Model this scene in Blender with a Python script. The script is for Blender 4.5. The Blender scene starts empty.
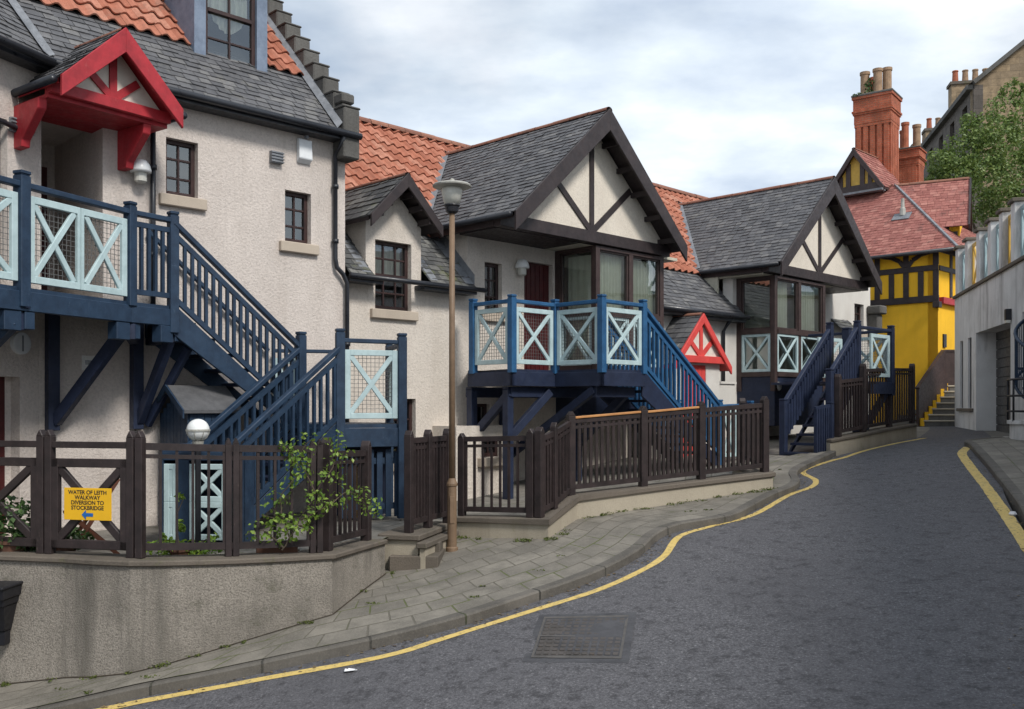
import bpy, bmesh, math, random
from mathutils import Vector, Matrix, noise, geometry
random.seed(11)
R = random.uniform
S2 = math.sqrt(2.0)
scene = bpy.context.scene
COL = scene.collection
FPX, CX, HY = 950.0, 512.0, 405.0          # focal length in pixels, centre column, eye level row

# ------------------------------------------------------------------ frames
def V3(*a): return Vector(a)
def W(u, v, z=0.0): return Vector(((u - v) / S2, (u + v) / S2, z))
def frame(o, ex):
    """x along ex, y to the left of it, z up"""
    e = Vector((ex[0], ex[1], 0)).normalized(); l = Vector((-e.y, e.x, 0))
    o = Vector((o[0], o[1], o[2] if len(o) > 2 else 0))
    return Matrix(((e.x, l.x, 0, o.x), (e.y, l.y, 0, o.y), (0, 0, 1, o.z), (0, 0, 0, 1)))
def sframe(o, ex, ey):
    ex = Vector(ex).normalized(); ey = Vector(ey).normalized(); n = ex.cross(ey)
    return Matrix(((ex.x, ey.x, n.x, o[0]), (ex.y, ey.y, n.y, o[1]), (ex.z, ey.z, n.z, o[2]), (0, 0, 0, 1)))
FU = frame((0, 0, 0), (1, 1))               # the street front runs at 45 degrees: u along it, v into the houses
def r_(px): return (px - CX) / FPX
def u_at(px, v): r = r_(px); return v * (1 + r) / (1 - r)
def uz(px, py, v):
    u = u_at(px, v); return u, (HY - py) / FPX * (u + v) / S2
def at(px, py, Y): return Vector((r_(px) * Y, Y, (HY - py) / FPX * Y))
_G = [(-30, -5.6), (-8, -4.1), (0, -3.2), (2.0, -2.9), (2.87, -2.72), (3.63, -2.53), (5.38, -2.17), (6.85, -2.0), (8.1, -1.82), (9.5, -1.65), (12, -1.41),
      (14, -1.225), (15.5, -1.08), (16.5, -.975), (17.4, -.885), (18.9, -.805), (20, -.765), (24.3, -.655), (28, -.60), (40, -.52), (400, -.5)]
def g(u):
    if u <= _G[0][0]: return _G[0][1]
    for i in range(len(_G) - 1):
        (a, za), (b, zb) = _G[i], _G[i + 1]
        if u <= b:
            def sl(k):
                if k <= 0 or k >= len(_G) - 1: return 0.1 if k <= 0 else 0.0
                return (_G[k + 1][1] - _G[k - 1][1]) / (_G[k + 1][0] - _G[k - 1][0])
            h = b - a; t = (u - a) / h; m0, m1 = sl(i) * h, sl(i + 1) * h
            return (2*t**3 - 3*t*t + 1) * za + (t**3 - 2*t*t + t) * m0 + (-2*t**3 + 3*t*t) * zb + (t**3 - t*t) * m1
    return _G[-1][1]
def gz(x, y): return g((x + y) / S2)
def hit(px, py, off=0.0):
    """where the ray of a pixel meets the ground (+off)"""
    r, k = r_(px), (HY - py) / FPX
    lo, hi = 2.0, 80.0
    f = lambda Y: k * Y - (gz(r * Y, Y) + off)
    Y = lo; st = 0.05
    while Y < hi and f(Y) > 0: Y += st
    a, b = Y - st, Y
    for _ in range(30):
        m = (a + b) / 2
        if f(m) > 0: a = m
        else: b = m
    return Vector((r * b, b, gz(r * b, b) + off))

# ------------------------------------------------------------------ materials
def new_mat(name):
    m = bpy.data.materials.new(name); m.use_nodes = True
    nt = m.node_tree; b = nt.nodes['Principled BSDF']
    return m, nt, b
def N(nt, t, **kw):
    n = nt.nodes.new('ShaderNode' + t)
    for k, v in kw.items():
        if k in n.inputs: n.inputs[k].default_value = v
        else: setattr(n, k, v)
    return n
def rgba(c): return (c[0], c[1], c[2], 1)
def coords(nt, sc=(1, 1, 1), kind='Object'):
    t = N(nt, 'TexCoord'); mp = N(nt, 'Mapping'); mp.inputs['Scale'].default_value = sc
    nt.links.new(t.outputs[kind], mp.inputs['Vector']); return mp.outputs['Vector']
def noise_n(nt, vec, scale, detail=4, rough=.6):
    n = N(nt, 'TexNoise'); n.inputs['Scale'].default_value = scale; n.inputs['Detail'].default_value = detail
    n.inputs['Roughness'].default_value = rough; nt.links.new(vec, n.inputs['Vector']); return n.outputs['Fac']
def ramp(nt, fac, stops):
    r = N(nt, 'ValToRGB'); e = r.color_ramp.elements
    while len(e) < len(stops): e.new(.5)
    for i, (p, c) in enumerate(stops):
        e[i].position = p; e[i].color = rgba(c) if not isinstance(c, float) else (c, c, c, 1)
    nt.links.new(fac, r.inputs['Fac']); return r.outputs['Color']
def mix(nt, fac, a, b, mode='MIX'):
    m = N(nt, 'Mix', data_type='RGBA', blend_type=mode)
    for sock, val in ((m.inputs[0], fac), (m.inputs[6], a), (m.inputs[7], b)):
        if hasattr(val, 'is_linked'): nt.links.new(val, sock)
        elif isinstance(val, (int, float)): sock.default_value = val
        else: sock.default_value = rgba(val)
    return m.outputs[2]
def bump(nt, b, h, strength, dist=.01):
    n = N(nt, 'Bump'); n.inputs['Strength'].default_value = strength; n.inputs['Distance'].default_value = dist
    nt.links.new(h, n.inputs['Height']); nt.links.new(n.outputs['Normal'], b.inputs['Normal'])
def paint(name, c, c2=None, rough=.5, grain=True, wear=None, spec=.4):
    m, nt, b = new_mat(name); v = coords(nt, (1, 1, 1))
    c2 = c2 or tuple(x * .72 for x in c)
    col = ramp(nt, noise_n(nt, v, 5, 6, .7), [(.35, c2), (.62, c)])
    if wear:
        w = ramp(nt, noise_n(nt, coords(nt, (1, 1, .6)), 23, 6, .75), [(.60, 0.0), (.68, 1.0)])
        col = mix(nt, w, col, wear)
    nt.links.new(col, b.inputs['Base Color'])
    b.inputs['Specular IOR Level'].default_value = spec
    rr = ramp(nt, noise_n(nt, v, 14, 4), [(.3, rough - .1), (.7, rough + .15)]); nt.links.new(rr, b.inputs['Roughness'])
    if grain: bump(nt, b, noise_n(nt, coords(nt, (30, 30, 6)), 4, 4), .35, .004)
    return m
def harl(name, c, dirt, streak, amount=.5, bscale=70, bst=.8, moss=None, grainy=.0):
    m, nt, b = new_mat(name); v = coords(nt)
    fine = noise_n(nt, v, bscale, 5, .75)
    col = mix(nt, ramp(nt, noise_n(nt, v, 1.3, 5, .6), [(.35, 0.0), (.7, 1.0)]), c, tuple(x * .86 for x in c))
    st = ramp(nt, noise_n(nt, coords(nt, (1.7, 1.7, .22)), 1.6, 7, .7), [(.50, 0.0), (.74, float(amount))])
    col = mix(nt, st, col, streak)
    d = ramp(nt, noise_n(nt, v, .55, 6, .7), [(.48, 0.0), (.75, float(amount))])
    col = mix(nt, d, col, dirt)
    if grainy: col = mix(nt, ramp(nt, fine, [(.38, float(grainy)), (.56, 0.0)]), col, tuple(x * .45 for x in c))
    if moss: col = mix(nt, ramp(nt, noise_n(nt, v, 2.2, 7, .75), [(.58, 0.0), (.72, .6)]), col, moss)
    nt.links.new(col, b.inputs['Base Color']); b.inputs['Roughness'].default_value = .95
    b.inputs['Specular IOR Level'].default_value = .2
    bump(nt, b, fine, bst, .02); return m
def tile_mat(name, stops, rough=.75, lichen=None, lich_amt=.5):
    """one shade to each tile: a random pair is stored per tile in the uv map"""
    m, nt, b = new_mat(name); t = N(nt, 'TexCoord'); wn = N(nt, 'TexWhiteNoise', noise_dimensions='3D')
    nt.links.new(t.outputs['UV'], wn.inputs['Vector'])
    col = ramp(nt, wn.outputs['Value'], stops)
    v = coords(nt)
    col = mix(nt, ramp(nt, noise_n(nt, v, 9, 7, .75), [(.42, 0.0), (.75, .6)]), col, tuple(x * .55 for x in stops[0][1]))
    if lichen: col = mix(nt, ramp(nt, noise_n(nt, v, 2.6, 8, .8), [(.55, 0.0), (.68, float(lich_amt))]), col, lichen)
    nt.links.new(col, b.inputs['Base Color']); b.inputs['Roughness'].default_value = rough
    b.inputs['Specular IOR Level'].default_value = .35
    bump(nt, b, noise_n(nt, v, 45, 4), .4, .006); return m
M = {}
M['harl'] = harl('cream roughcast', (.70, .625, .57), (.47, .40, .355), (.46, .40, .35), .5, 30, 1.0, None, .32)
M['harl_pale'] = harl('pale roughcast', (.72, .65, .575), (.50, .43, .375), (.48, .42, .35), .5, 26, 1.0, None, .28)
M['plaster'] = harl('cream gable plaster', (.76, .69, .59), (.60, .53, .45), (.6, .53, .45), .4, 30, .7, None, .22)
M['white_harl'] = harl('white roughcast', (.72, .69, .64), (.5, .46, .42), (.55, .5, .45), .4)
M['wall_rough'] = harl('weathered roughcast', (.40, .36, .31), (.105, .098, .085), (.085, .08, .068), .95, 62, 1.0, (.08, .085, .045), .95)
M['concrete'] = harl('stained concrete', (.70, .685, .67), (.40, .38, .36), (.16, .15, .142), .9, 90, .3, None, .15)
M['stone'] = harl('dressed stone', (.42, .37, .29), (.25, .22, .17), (.22, .19, .15), .5, 60, .4, (.16, .16, .07), .2)
M['dark_stone'] = harl('blackened stone', (.15, .144, .134), (.06, .058, .054), (.06, .058, .054), .85, 30, .6, None, .3)
M['sill'] = harl('sandstone', (.50, .425, .345), (.34, .285, .23), (.33, .28, .23), .5, 80, .3)
M['yellow_wall'] = harl('yellow painted render', (.88, .50, .035), (.66, .36, .028), (.64, .35, .03), .6, 40, .35, None, .08)
M['coping'] = harl('weathered coping', (.165, .14, .115), (.075, .068, .055), (.08, .07, .06), .7, 60, .6, (.13, .14, .05), .3)
M['slate'] = tile_mat('grey slate', [(0, (.075, .075, .08)), (.45, (.105, .105, .112)), (.8, (.14, .138, .142)), (1, (.185, .18, .175))], .65, (.20, .19, .165), .5)
M['slate_moss'] = tile_mat('mossy slate', [(0, (.045, .047, .05)), (.5, (.095, .095, .095)), (1, (.20, .195, .18))], .7, (.12, .13, .045), .8)
M['pantile'] = tile_mat('clay pantile', [(0, (.31, .108, .066)), (.4, (.39, .142, .086)), (.8, (.46, .19, .125)), (1, (.50, .25, .175))], .88, (.19, .115, .085), .7)
M['red_tile'] = tile_mat('plain red tile', [(0, (.24, .085, .07)), (.45, (.32, .12, .10)), (.8, (.39, .16, .13)), (1, (.45, .21, .17))], .88, (.12, .075, .065), .85)
M['ridge_tile'] = tile_mat('clay ridge', [(0, (.20, .09, .065)), (1, (.32, .15, .10))], .88, (.13, .115, .095), .8)
M['brown'] = paint('dark brown timber', (.040, .029, .029), (.022, .016, .017), .5)
M['fence_brown'] = paint('brown fence paint', (.034, .023, .023), (.017, .012, .012), .55, True, (.060, .043, .037))
M['blue'] = paint('navy blue paint', (.019, .042, .080), (.010, .024, .050), .55, True, (.036, .062, .10))
M['blue_bright'] = paint('mid blue paint', (.024, .105, .23), (.015, .068, .16), .5, True, (.06, .15, .27))
M['blue_dark'] = paint('dark navy paint', (.017, .026, .058), (.010, .016, .038), .55, True, (.03, .04, .07))
M['aqua'] = paint('pale aqua paint', (.47, .595, .61), (.37, .48, .495), .55, True, (.33, .43, .42))
M['red'] = paint('red paint', (.42, .026, .036), (.28, .017, .024), .5, True, (.36, .055, .055))
M['red_bright'] = paint('bright red paint', (.68, .075, .065), (.55, .055, .05), .5)
M['door_red'] = paint('dark red door', (.075, .010, .011), (.05, .007, .008), .4)
M['white_paint'] = paint('white paint', (.78, .78, .76), (.66, .65, .62), .5)
M['cream_infill'] = paint('cream board', (.72, .66, .58), (.6, .55, .48), .7)
M['blue_grey'] = paint('blue grey dormer paint', (.19, .235, .31), (.12, .155, .215), .55, True, (.24, .28, .34))
M['window_brown'] = paint('brown window frame', (.045, .022, .020), (.025, .013, .013), .45)
M['gutter'] = paint('black gutter', (.022, .024, .030), (.014, .015, .02), .35, False, None, .5)
M['iron'] = paint('black cast iron', (.016, .017, .022), (.010, .010, .013), .45, False)
M['lead'] = paint('lead flashing', (.22, .23, .25), (.13, .138, .15), .55, False, (.36, .37, .38))
M['brown_post'] = paint('tan painted steel', (.20, .132, .082), (.15, .098, .06), .55, False, (.12, .08, .05))
M['lamp_grey'] = paint('lamp grey metal', (.40, .39, .35), (.26, .255, .23), .5, False, (.2, .19, .16))
M['lamp_glass'] = paint('opal lamp diffuser', (.62, .61, .55), (.5, .49, .44), .3, False)
M['opal'] = paint('white opal globe', (.78, .79, .78), (.70, .71, .70), .25, False)
M['timber_new'] = paint('new pale timber', (.50, .24, .085), (.38, .17, .06), .6)
M['shed_roof'] = paint('felt shed roof', (.10, .10, .105), (.065, .066, .07), .85)
M['garage'] = paint('dark garage shutter', (.062, .06, .06), (.042, .04, .04), .5, False)
M['yellow_paint'] = paint('yellow panel paint', (.60, .37, .06), (.46, .28, .05), .5)
M['yellow_line'] = None
M['sign_yellow'] = paint('yellow sign board', (.82, .46, .012), (.76, .42, .012), .45, False)
M['sign_black'] = paint('sign lettering', (.02, .02, .02), None, .5, False)
M['sign_blue'] = paint('sign arrow blue', (.01, .13, .42), None, .5, False)
M['alarm_white'] = paint('white plastic', (.72, .74, .75), (.62, .64, .66), .4, False)
M['terracotta'] = paint('terracotta pot', (.14, .065, .042), (.09, .045, .03), .8, False)
M['chair_wood'] = paint('red brown hardwood', (.12, .04, .022), (.08, .028, .015), .55)
M['curtain'] = paint('curtain cloth', (.86, .85, .77), (.76, .74, .66), .9, False)
M['room'] = paint('dim room', (.55, .52, .42), (.44, .42, .34), .9, False)
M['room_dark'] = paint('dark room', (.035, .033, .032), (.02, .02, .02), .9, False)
M['pot_clay'] = paint('buff chimney pot', (.36, .235, .145), (.23, .15, .095), .85, False, (.22, .17, .12))
M['pot_red'] = paint('red chimney pot', (.40, .13, .07), (.28, .09, .05), .85, False)
M['soil'] = paint('soil', (.06, .045, .03), (.03, .024, .018), .95, False)
M['high_vis'] = paint('yellow plastic', (.85, .75, .02), None, .5, False)
M['litter'] = paint('scrap paper', (.8, .8, .82), None, .8, False)
M['wire'] = paint('galvanised wire', (.14, .145, .14), (.09, .09, .09), .5, False)

def glass_mat(name, tint, refl):
    m = bpy.data.materials.new(name); m.use_nodes = True; nt = m.node_tree; nt.nodes.clear()
    o = N(nt, 'OutputMaterial'); mx = N(nt, 'MixShader'); tr = N(nt, 'BsdfTransparent'); gl = N(nt, 'BsdfGlossy'); lw = N(nt, 'LayerWeight')
    tr.inputs['Color'].default_value = rgba(tint); gl.inputs['Roughness'].default_value = .015; gl.inputs['Color'].default_value = (.9, .95, .97, 1)
    lw.inputs['Blend'].default_value = .35
    mr = N(nt, 'MapRange'); mr.inputs['To Min'].default_value = refl; mr.inputs['To Max'].default_value = .85
    v = coords(nt); bp = N(nt, 'Bump'); bp.inputs['Strength'].default_value = .05; bp.inputs['Distance'].default_value = .02
    nt.links.new(noise_n(nt, v, 2.5, 2), bp.inputs['Height']); nt.links.new(bp.outputs['Normal'], gl.inputs['Normal'])
    nt.links.new(lw.outputs['Fresnel'], mr.inputs['Value']); nt.links.new(mr.outputs['Result'], mx.inputs['Fac'])
    nt.links.new(tr.outputs[0], mx.inputs[1]); nt.links.new(gl.outputs[0], mx.inputs[2]); nt.links.new(mx.outputs[0], o.inputs['Surface'])
    return m
M['glass'] = glass_mat('window glass', (.72, .76, .74), .15)
M['glass_bay'] = glass_mat('bay window glass', (.84, .90, .84), .20)

def asphalt():
    m, nt, b = new_mat('worn asphalt'); v = coords(nt)
    sp = noise_n(nt, v, 42, 4, .85); mid = noise_n(nt, v, 7, 9, .85); big = noise_n(nt, v, .45, 6, .65)
    col = ramp(nt, sp, [(.36, (.034, .033, .036)), (.50, (.104, .102, .110)), (.60, (.145, .142, .150)), (.68, (.36, .355, .36))])
    col = mix(nt, ramp(nt, big, [(.35, 0.0), (.65, .55)]), col, (.088, .086, .094))
    col = mix(nt, ramp(nt, mid, [(.51, 0.0), (.60, .8)]), col, (.036, .035, .038))
    pt = ramp(nt, noise_n(nt, coords(nt, (1.0, .30, 1)), .75, 5, .7), [(.52, 0.0), (.70, .30)])
    col = mix(nt, pt, col, (.048, .047, .052))
    # tar cracks
    wv = N(nt, 'TexVoronoi', feature='DISTANCE_TO_EDGE'); wv.inputs['Scale'].default_value = .42
    mxv = N(nt, 'Mix', data_type='VECTOR'); mxv.inputs[0].default_value = .18
    nz = N(nt, 'TexNoise'); nz.inputs['Scale'].default_value = 1.7; nz.inputs['Detail'].default_value = 5; nt.links.new(v, nz.inputs['Vector'])
    nt.links.new(v, mxv.inputs[4]); nt.links.new(nz.outputs['Color'], mxv.inputs[5]); nt.links.new(mxv.outputs[1], wv.inputs['Vector'])
    cr = ramp(nt, wv.outputs['Distance'], [(.0, .12), (.006, 0.0)])
    col = mix(nt, cr, col, (.022, .022, .024))
    nt.links.new(col, b.inputs['Base Color']); b.inputs['Roughness'].default_value = .82; b.inputs['Specular IOR Level'].default_value = .35
    bump(nt, b, mix(nt, .45, sp, mid), .75, .012); return m
M['asphalt'] = asphalt()
def flags(name, bw, bh, c1, c2, mortar, mossy):
    m, nt, b = new_mat(name); uv = coords(nt, (1, 1, 1), 'UV'); v = coords(nt)
    br = N(nt, 'TexBrick'); nt.links.new(uv, br.inputs['Vector'])
    for k, x in (('Scale', 1), ('Mortar Size', .012), ('Mortar Smooth', .3), ('Bias', 0), ('Brick Width', bw), ('Row Height', bh)): br.inputs[k].default_value = x
    br.inputs['Color1'].default_value = rgba(c1); br.inputs['Color2'].default_value = rgba(c2); br.inputs['Mortar'].default_value = rgba(mortar)
    col = mix(nt, ramp(nt, noise_n(nt, v, 2.2, 7, .7), [(.40, 0.0), (.60, .85)]), br.outputs['Color'], tuple(x * .5 for x in c1))
    col = mix(nt, ramp(nt, noise_n(nt, v, 60, 3, .8), [(.5, 0.0), (.7, .35)]), col, tuple(x * 1.5 for x in c1))
    jm = N(nt, 'Math', operation='MULTIPLY'); nt.links.new(br.outputs['Fac'], jm.inputs[0])
    nt.links.new(ramp(nt, noise_n(nt, v, 1.1, 5, .7), [(.50, 0.0), (.62, .9)]), jm.inputs[1])
    col = mix(nt, jm.outputs[0], col, mossy)
    nt.links.new(col, b.inputs['Base Color']); b.inputs['Roughness'].default_value = .85
    inv = N(nt, 'Math', operation='SUBTRACT'); inv.inputs[0].default_value = 1; nt.links.new(br.outputs['Fac'], inv.inputs[1])
    bump(nt, b, mix(nt, .25, inv.outputs[0], noise_n(nt, v, 50, 4)), .7, .012); return m
M['flags'] = flags('stone flags', .46, .31, (.225, .205, .172), (.165, .15, .127), (.10, .09, .068), (.085, .105, .022))
M['kerbstone'] = flags('kerb stones', .95, 5.0, (.135, .122, .105), (.095, .086, .074), (.02, .02, .016), (.04, .05, .015))
M['yardstone'] = flags('yard paving', .5, .5, (.21, .195, .17), (.17, .158, .14), (.08, .075, .06), (.08, .09, .03))
M['brick'] = flags('red brick', .225, .075, (.50, .125, .055), (.38, .085, .042), (.34, .17, .11), (.22, .1, .06))
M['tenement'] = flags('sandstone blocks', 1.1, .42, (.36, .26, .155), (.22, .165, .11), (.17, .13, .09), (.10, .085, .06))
M['tenement_dark'] = flags('dark sandstone', 1.0, .4, (.15, .125, .105), (.09, .078, .07), (.05, .045, .04), (.05, .045, .04))  # darker stone for the left-facing front
def yline():
    m, nt, b = new_mat('yellow road paint'); v = coords(nt)
    w = ramp(nt, noise_n(nt, v, 16, 8, .85), [(.50, .05), (.68, .95)])
    col = mix(nt, w, mix(nt, noise_n(nt, v, 3, 4), (.60, .42, .10), (.70, .52, .19)), (.10, .095, .085))
    nt.links.new(col, b.inputs['Base Color']); b.inputs['Roughness'].default_value = .75
    bump(nt, b, noise_n(nt, v, 120, 3), .5, .006); return m
M['yellow_line'] = yline()
def leaf_mat(name, c1, c2, c3):
    m, nt, b = new_mat(name); t = N(nt, 'TexCoord'); wn = N(nt, 'TexWhiteNoise', noise_dimensions='3D'); nt.links.new(t.outputs['UV'], wn.inputs['Vector'])
    nt.links.new(ramp(nt, wn.outputs['Value'], [(0, c1), (.6, c2), (1, c3)]), b.inputs['Base Color'])
    b.inputs['Roughness'].default_value = .5
    o = [n for n in nt.nodes if n.type == 'OUTPUT_MATERIAL'][0]; tr = N(nt, 'BsdfTranslucent'); mx = N(nt, 'MixShader'); mx.inputs['Fac'].default_value = .3
    nt.links.new(ramp(nt, wn.outputs['Value'], [(0, c2), (1, c3)]), tr.inputs['Color'])
    nt.links.new(b.outputs[0], mx.inputs[1]); nt.links.new(tr.outputs[0], mx.inputs[2]); nt.links.new(mx.outputs[0], o.inputs['Surface']); return m
M['leaf_tree'] = leaf_mat('tree leaves', (.05, .095, .018), (.12, .19, .038), (.25, .31, .09))
M['leaf_bright'] = leaf_mat('climber leaves', (.10, .20, .02), (.22, .36, .04), (.38, .50, .08))
M['leaf_dark'] = leaf_mat('shrub leaves', (.025, .055, .015), (.05, .10, .025), (.10, .17, .05))
M['leaf_climb'] = leaf_mat('twining leaves', (.06, .12, .015), (.14, .24, .03), (.30, .40, .07))
M['leaf_moss'] = leaf_mat('moss', (.05, .07, .012), (.09, .12, .02), (.15, .17, .04))
M['bark'] = paint('bark', (.10, .075, .05), (.05, .04, .03), .9)
M['earth'] = paint('waste ground', (.10, .095, .075), (.06, .06, .045), .95, False)

# ------------------------------------------------------------------ mesh builder
class MB:
    def __init__(s): s.v = []; s.f = []; s.uv = []; s.has_uv = False
    def face(s, pts, uv=None):
        i = len(s.v); s.v.extend([Vector(p) for p in pts]); s.f.append(list(range(i, i + len(pts))))
        s.uv.append(uv); s.has_uv |= uv is not None
    def hexa(s, p):
        """p: 8 points, bottom ring then top ring"""
        i = len(s.v); s.v.extend(p)
        for q in ((3, 2, 1, 0), (4, 5, 6, 7), (0, 1, 5, 4), (1, 2, 6, 5), (2, 3, 7, 6), (3, 0, 4, 7)):
            s.f.append([i + k for k in q]); s.uv.append(None)
    def box(s, F, x0, x1, y0, y1, z0, z1):
        s.hexa([F @ Vector(p) for p in ((x0, y0, z0), (x1, y0, z0), (x1, y1, z0), (x0, y1, z0), (x0, y0, z1), (x1, y0, z1), (x1, y1, z1), (x0, y1, z1))])
    def beam(s, p0, p1, w, h, up=(0, 0, 1)):
        p0, p1 = Vector(p0), Vector(p1); d = (p1 - p0).normalized(); up = Vector(up)
        a = d.cross(up)
        if a.length < 1e-4: a = d.cross(Vector((1, 1, 0)))
        a = a.normalized() * (w / 2); b = a.cross(d).normalized() * (h / 2)
        s.hexa([p0 - a - b, p0 + a - b, p0 + a + b, p0 - a + b, p1 - a - b, p1 + a - b, p1 + a + b, p1 - a + b])
    def prism(s, F, pts, y0, y1):
        """pts (x,z) polygon extruded along the frame's y"""
        n = len(pts); i = len(s.v)
        s.v.extend([F @ Vector((x, y0, z)) for x, z in pts] + [F @ Vector((x, y1, z)) for x, z in pts])
        s.f.append([i + k for k in range(n)]); s.f.append([i + n + k for k in range(n)][::-1]); s.uv += [None, None]
        for k in range(n):
            k2 = (k + 1) % n; s.f.append([i + k2, i + k, i + n + k, i + n + k2]); s.uv.append(None)
    def slab(s, F, pts, z0, z1):
        n = len(pts); i = len(s.v)
        s.v.extend([F @ Vector((x, y, z0)) for x, y in pts] + [F @ Vector((x, y, z1)) for x, y in pts])
        s.f.append([i + k for k in range(n)][::-1]); s.f.append([i + n + k for k in range(n)]); s.uv += [None, None]
        for k in range(n):
            k2 = (k + 1) % n; s.f.append([i + k, i + k2, i + n + k2, i + n + k]); s.uv.append(None)
    def tube(s, pts, r, n=8, caps=True):
        pts = [Vector(p) for p in pts]; rs = r if isinstance(r, (list, tuple)) else [r] * len(pts); rings = []
        for k, p in enumerate(pts):
            d = (pts[min(k + 1, len(pts) - 1)] - pts[max(k - 1, 0)]).normalized()
            a = d.cross(Vector((.31, .17, .93)))
            a = a.normalized(); b = d.cross(a).normalized(); i = len(s.v); rings.append(i)
            for j in range(n):
                t = 2 * math.pi * j / n; s.v.append(p + a * rs[k] * math.cos(t) + b * rs[k] * math.sin(t))
        for i0, i1 in zip(rings, rings[1:]):
            for j in range(n): s.f.append([i0 + j, i0 + (j + 1) % n, i1 + (j + 1) % n, i1 + j]); s.uv.append(None)
        if caps:
            s.f.append([rings[0] + j for j in range(n)][::-1]); s.f.append([rings[-1] + j for j in range(n)]); s.uv += [None, None]
    def lathe(s, c, prof, n=16, F=None):
        """prof: (radius, height) list, revolved about the vertical through c (or z of frame F)"""
        F = F or Matrix.Translation(Vector(c)); rings = []
        for r, z in prof:
            i = len(s.v); rings.append(i)
            for j in range(n):
                t = 2 * math.pi * j / n; s.v.append(F @ Vector((r * math.cos(t), r * math.sin(t), z)))
        for i0, i1 in zip(rings, rings[1:]):
            for j in range(n): s.f.append([i0 + j, i0 + (j + 1) % n, i1 + (j + 1) % n, i1 + j]); s.uv.append(None)
        s.f.append([rings[0] + j for j in range(n)][::-1]); s.f.append([rings[-1] + j for j in range(n)]); s.uv += [None, None]
    def wall(s, F, outline, holes, y0, y1):
        """solid wall (x,z) outline with rectangular holes, from depth y0 (outside) to y1"""
        loops = [[Vector((x, z, 0)) for x, z in outline]]
        for (a, b, c, d) in holes: loops.append([Vector((a, c, 0)), Vector((a, d, 0)), Vector((b, d, 0)), Vector((b, c, 0))])
        flat = [p for l in loops for p in l]
        tris = geometry.tessellate_polygon(loops)
        for y in (y0, y1):
            i = len(s.v); s.v.extend([F @ Vector((p.x, y, p.y)) for p in flat])
            for t in tris:
                a, b, c = t
                nrm = (flat[b] - flat[a]).cross(flat[c] - flat[a]).z
                order = [a, b, c] if (nrm > 0) == (y == y0) else [a, c, b]
                s.f.append([i + k for k in order]); s.uv.append(None)
        for li, l in enumerate(loops):
            for k in range(len(l)):
                p, q = l[k], l[(k + 1) % len(l)]
                s.face([F @ Vector((p.x, y0, p.y)), F @ Vector((p.x, y1, p.y)), F @ Vector((q.x, y1, q.y)), F @ Vector((q.x, y0, q.y))])
    def build(s, name, mat, parent=None, label=None, smooth=False, bevel=0.0, recalc=True, boxuv=False):
        me = bpy.data.meshes.new(name); base = Vector((0, 0, 0))
        if parent is not None:
            q = parent
            while q is not None: base += q.location; q = q.parent
        me.from_pydata([p - base for p in s.v], [], s.f)
        if s.has_uv:
            l = me.uv_layers.new(name='UVMap')
            for p, uv in zip(me.polygons, s.uv):
                if uv is None: continue
                for k, li in enumerate(p.loop_indices): l.data[li].uv = uv[k] if isinstance(uv[0], (tuple, list)) else uv
        elif boxuv:
            l = me.uv_layers.new(name='UVMap')
            for p in me.polygons:
                n = p.normal
                for li in p.loop_indices:
                    c = me.vertices[me.loops[li].vertex_index].co
                    if abs(n.z) > .7: l.data[li].uv = (c.x, c.y)
                    else:
                        t = Vector((-n.y, n.x, 0)).normalized(); l.data[li].uv = (c.dot(t), c.z)
        if recalc:
            bm = bmesh.new(); bm.from_mesh(me); bmesh.ops.recalc_face_normals(bm, faces=bm.faces); bm.to_mesh(me); bm.free()
        me.materials.append(mat)
        if smooth: me.polygons.foreach_set('use_smooth', [True] * len(me.polygons))
        me.update()
        o = bpy.data.objects.new(name, me); COL.objects.link(o)
        if parent is not None: o.parent = parent
        if label: o['label'] = label
        if bevel:
            b = o.modifiers.new('edge', 'BEVEL'); b.width = bevel; b.segments = 1; b.limit_method = 'ANGLE'; b.angle_limit = .6
        return o
def thing(name, label, cat, loc, group=None):
    o = bpy.data.objects.new(name, None); COL.objects.link(o); o.location = Vector(loc); o.empty_display_size = .2
    o['label'] = label; o['category'] = cat
    if group: o['group'] = group
    return o
def tag(o, label, cat, group=None):
    o['label'] = label; o['category'] = cat
    if group: o['group'] = group
    return o
def struct(o, kind='structure'): o['kind'] = kind; return o
def copy_tree(o, parent=None):
    c = o.copy(); COL.objects.link(c); c.parent = parent
    for ch in [x for x in bpy.data.objects if x.parent == o]: copy_tree(ch, c)
    return c

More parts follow.
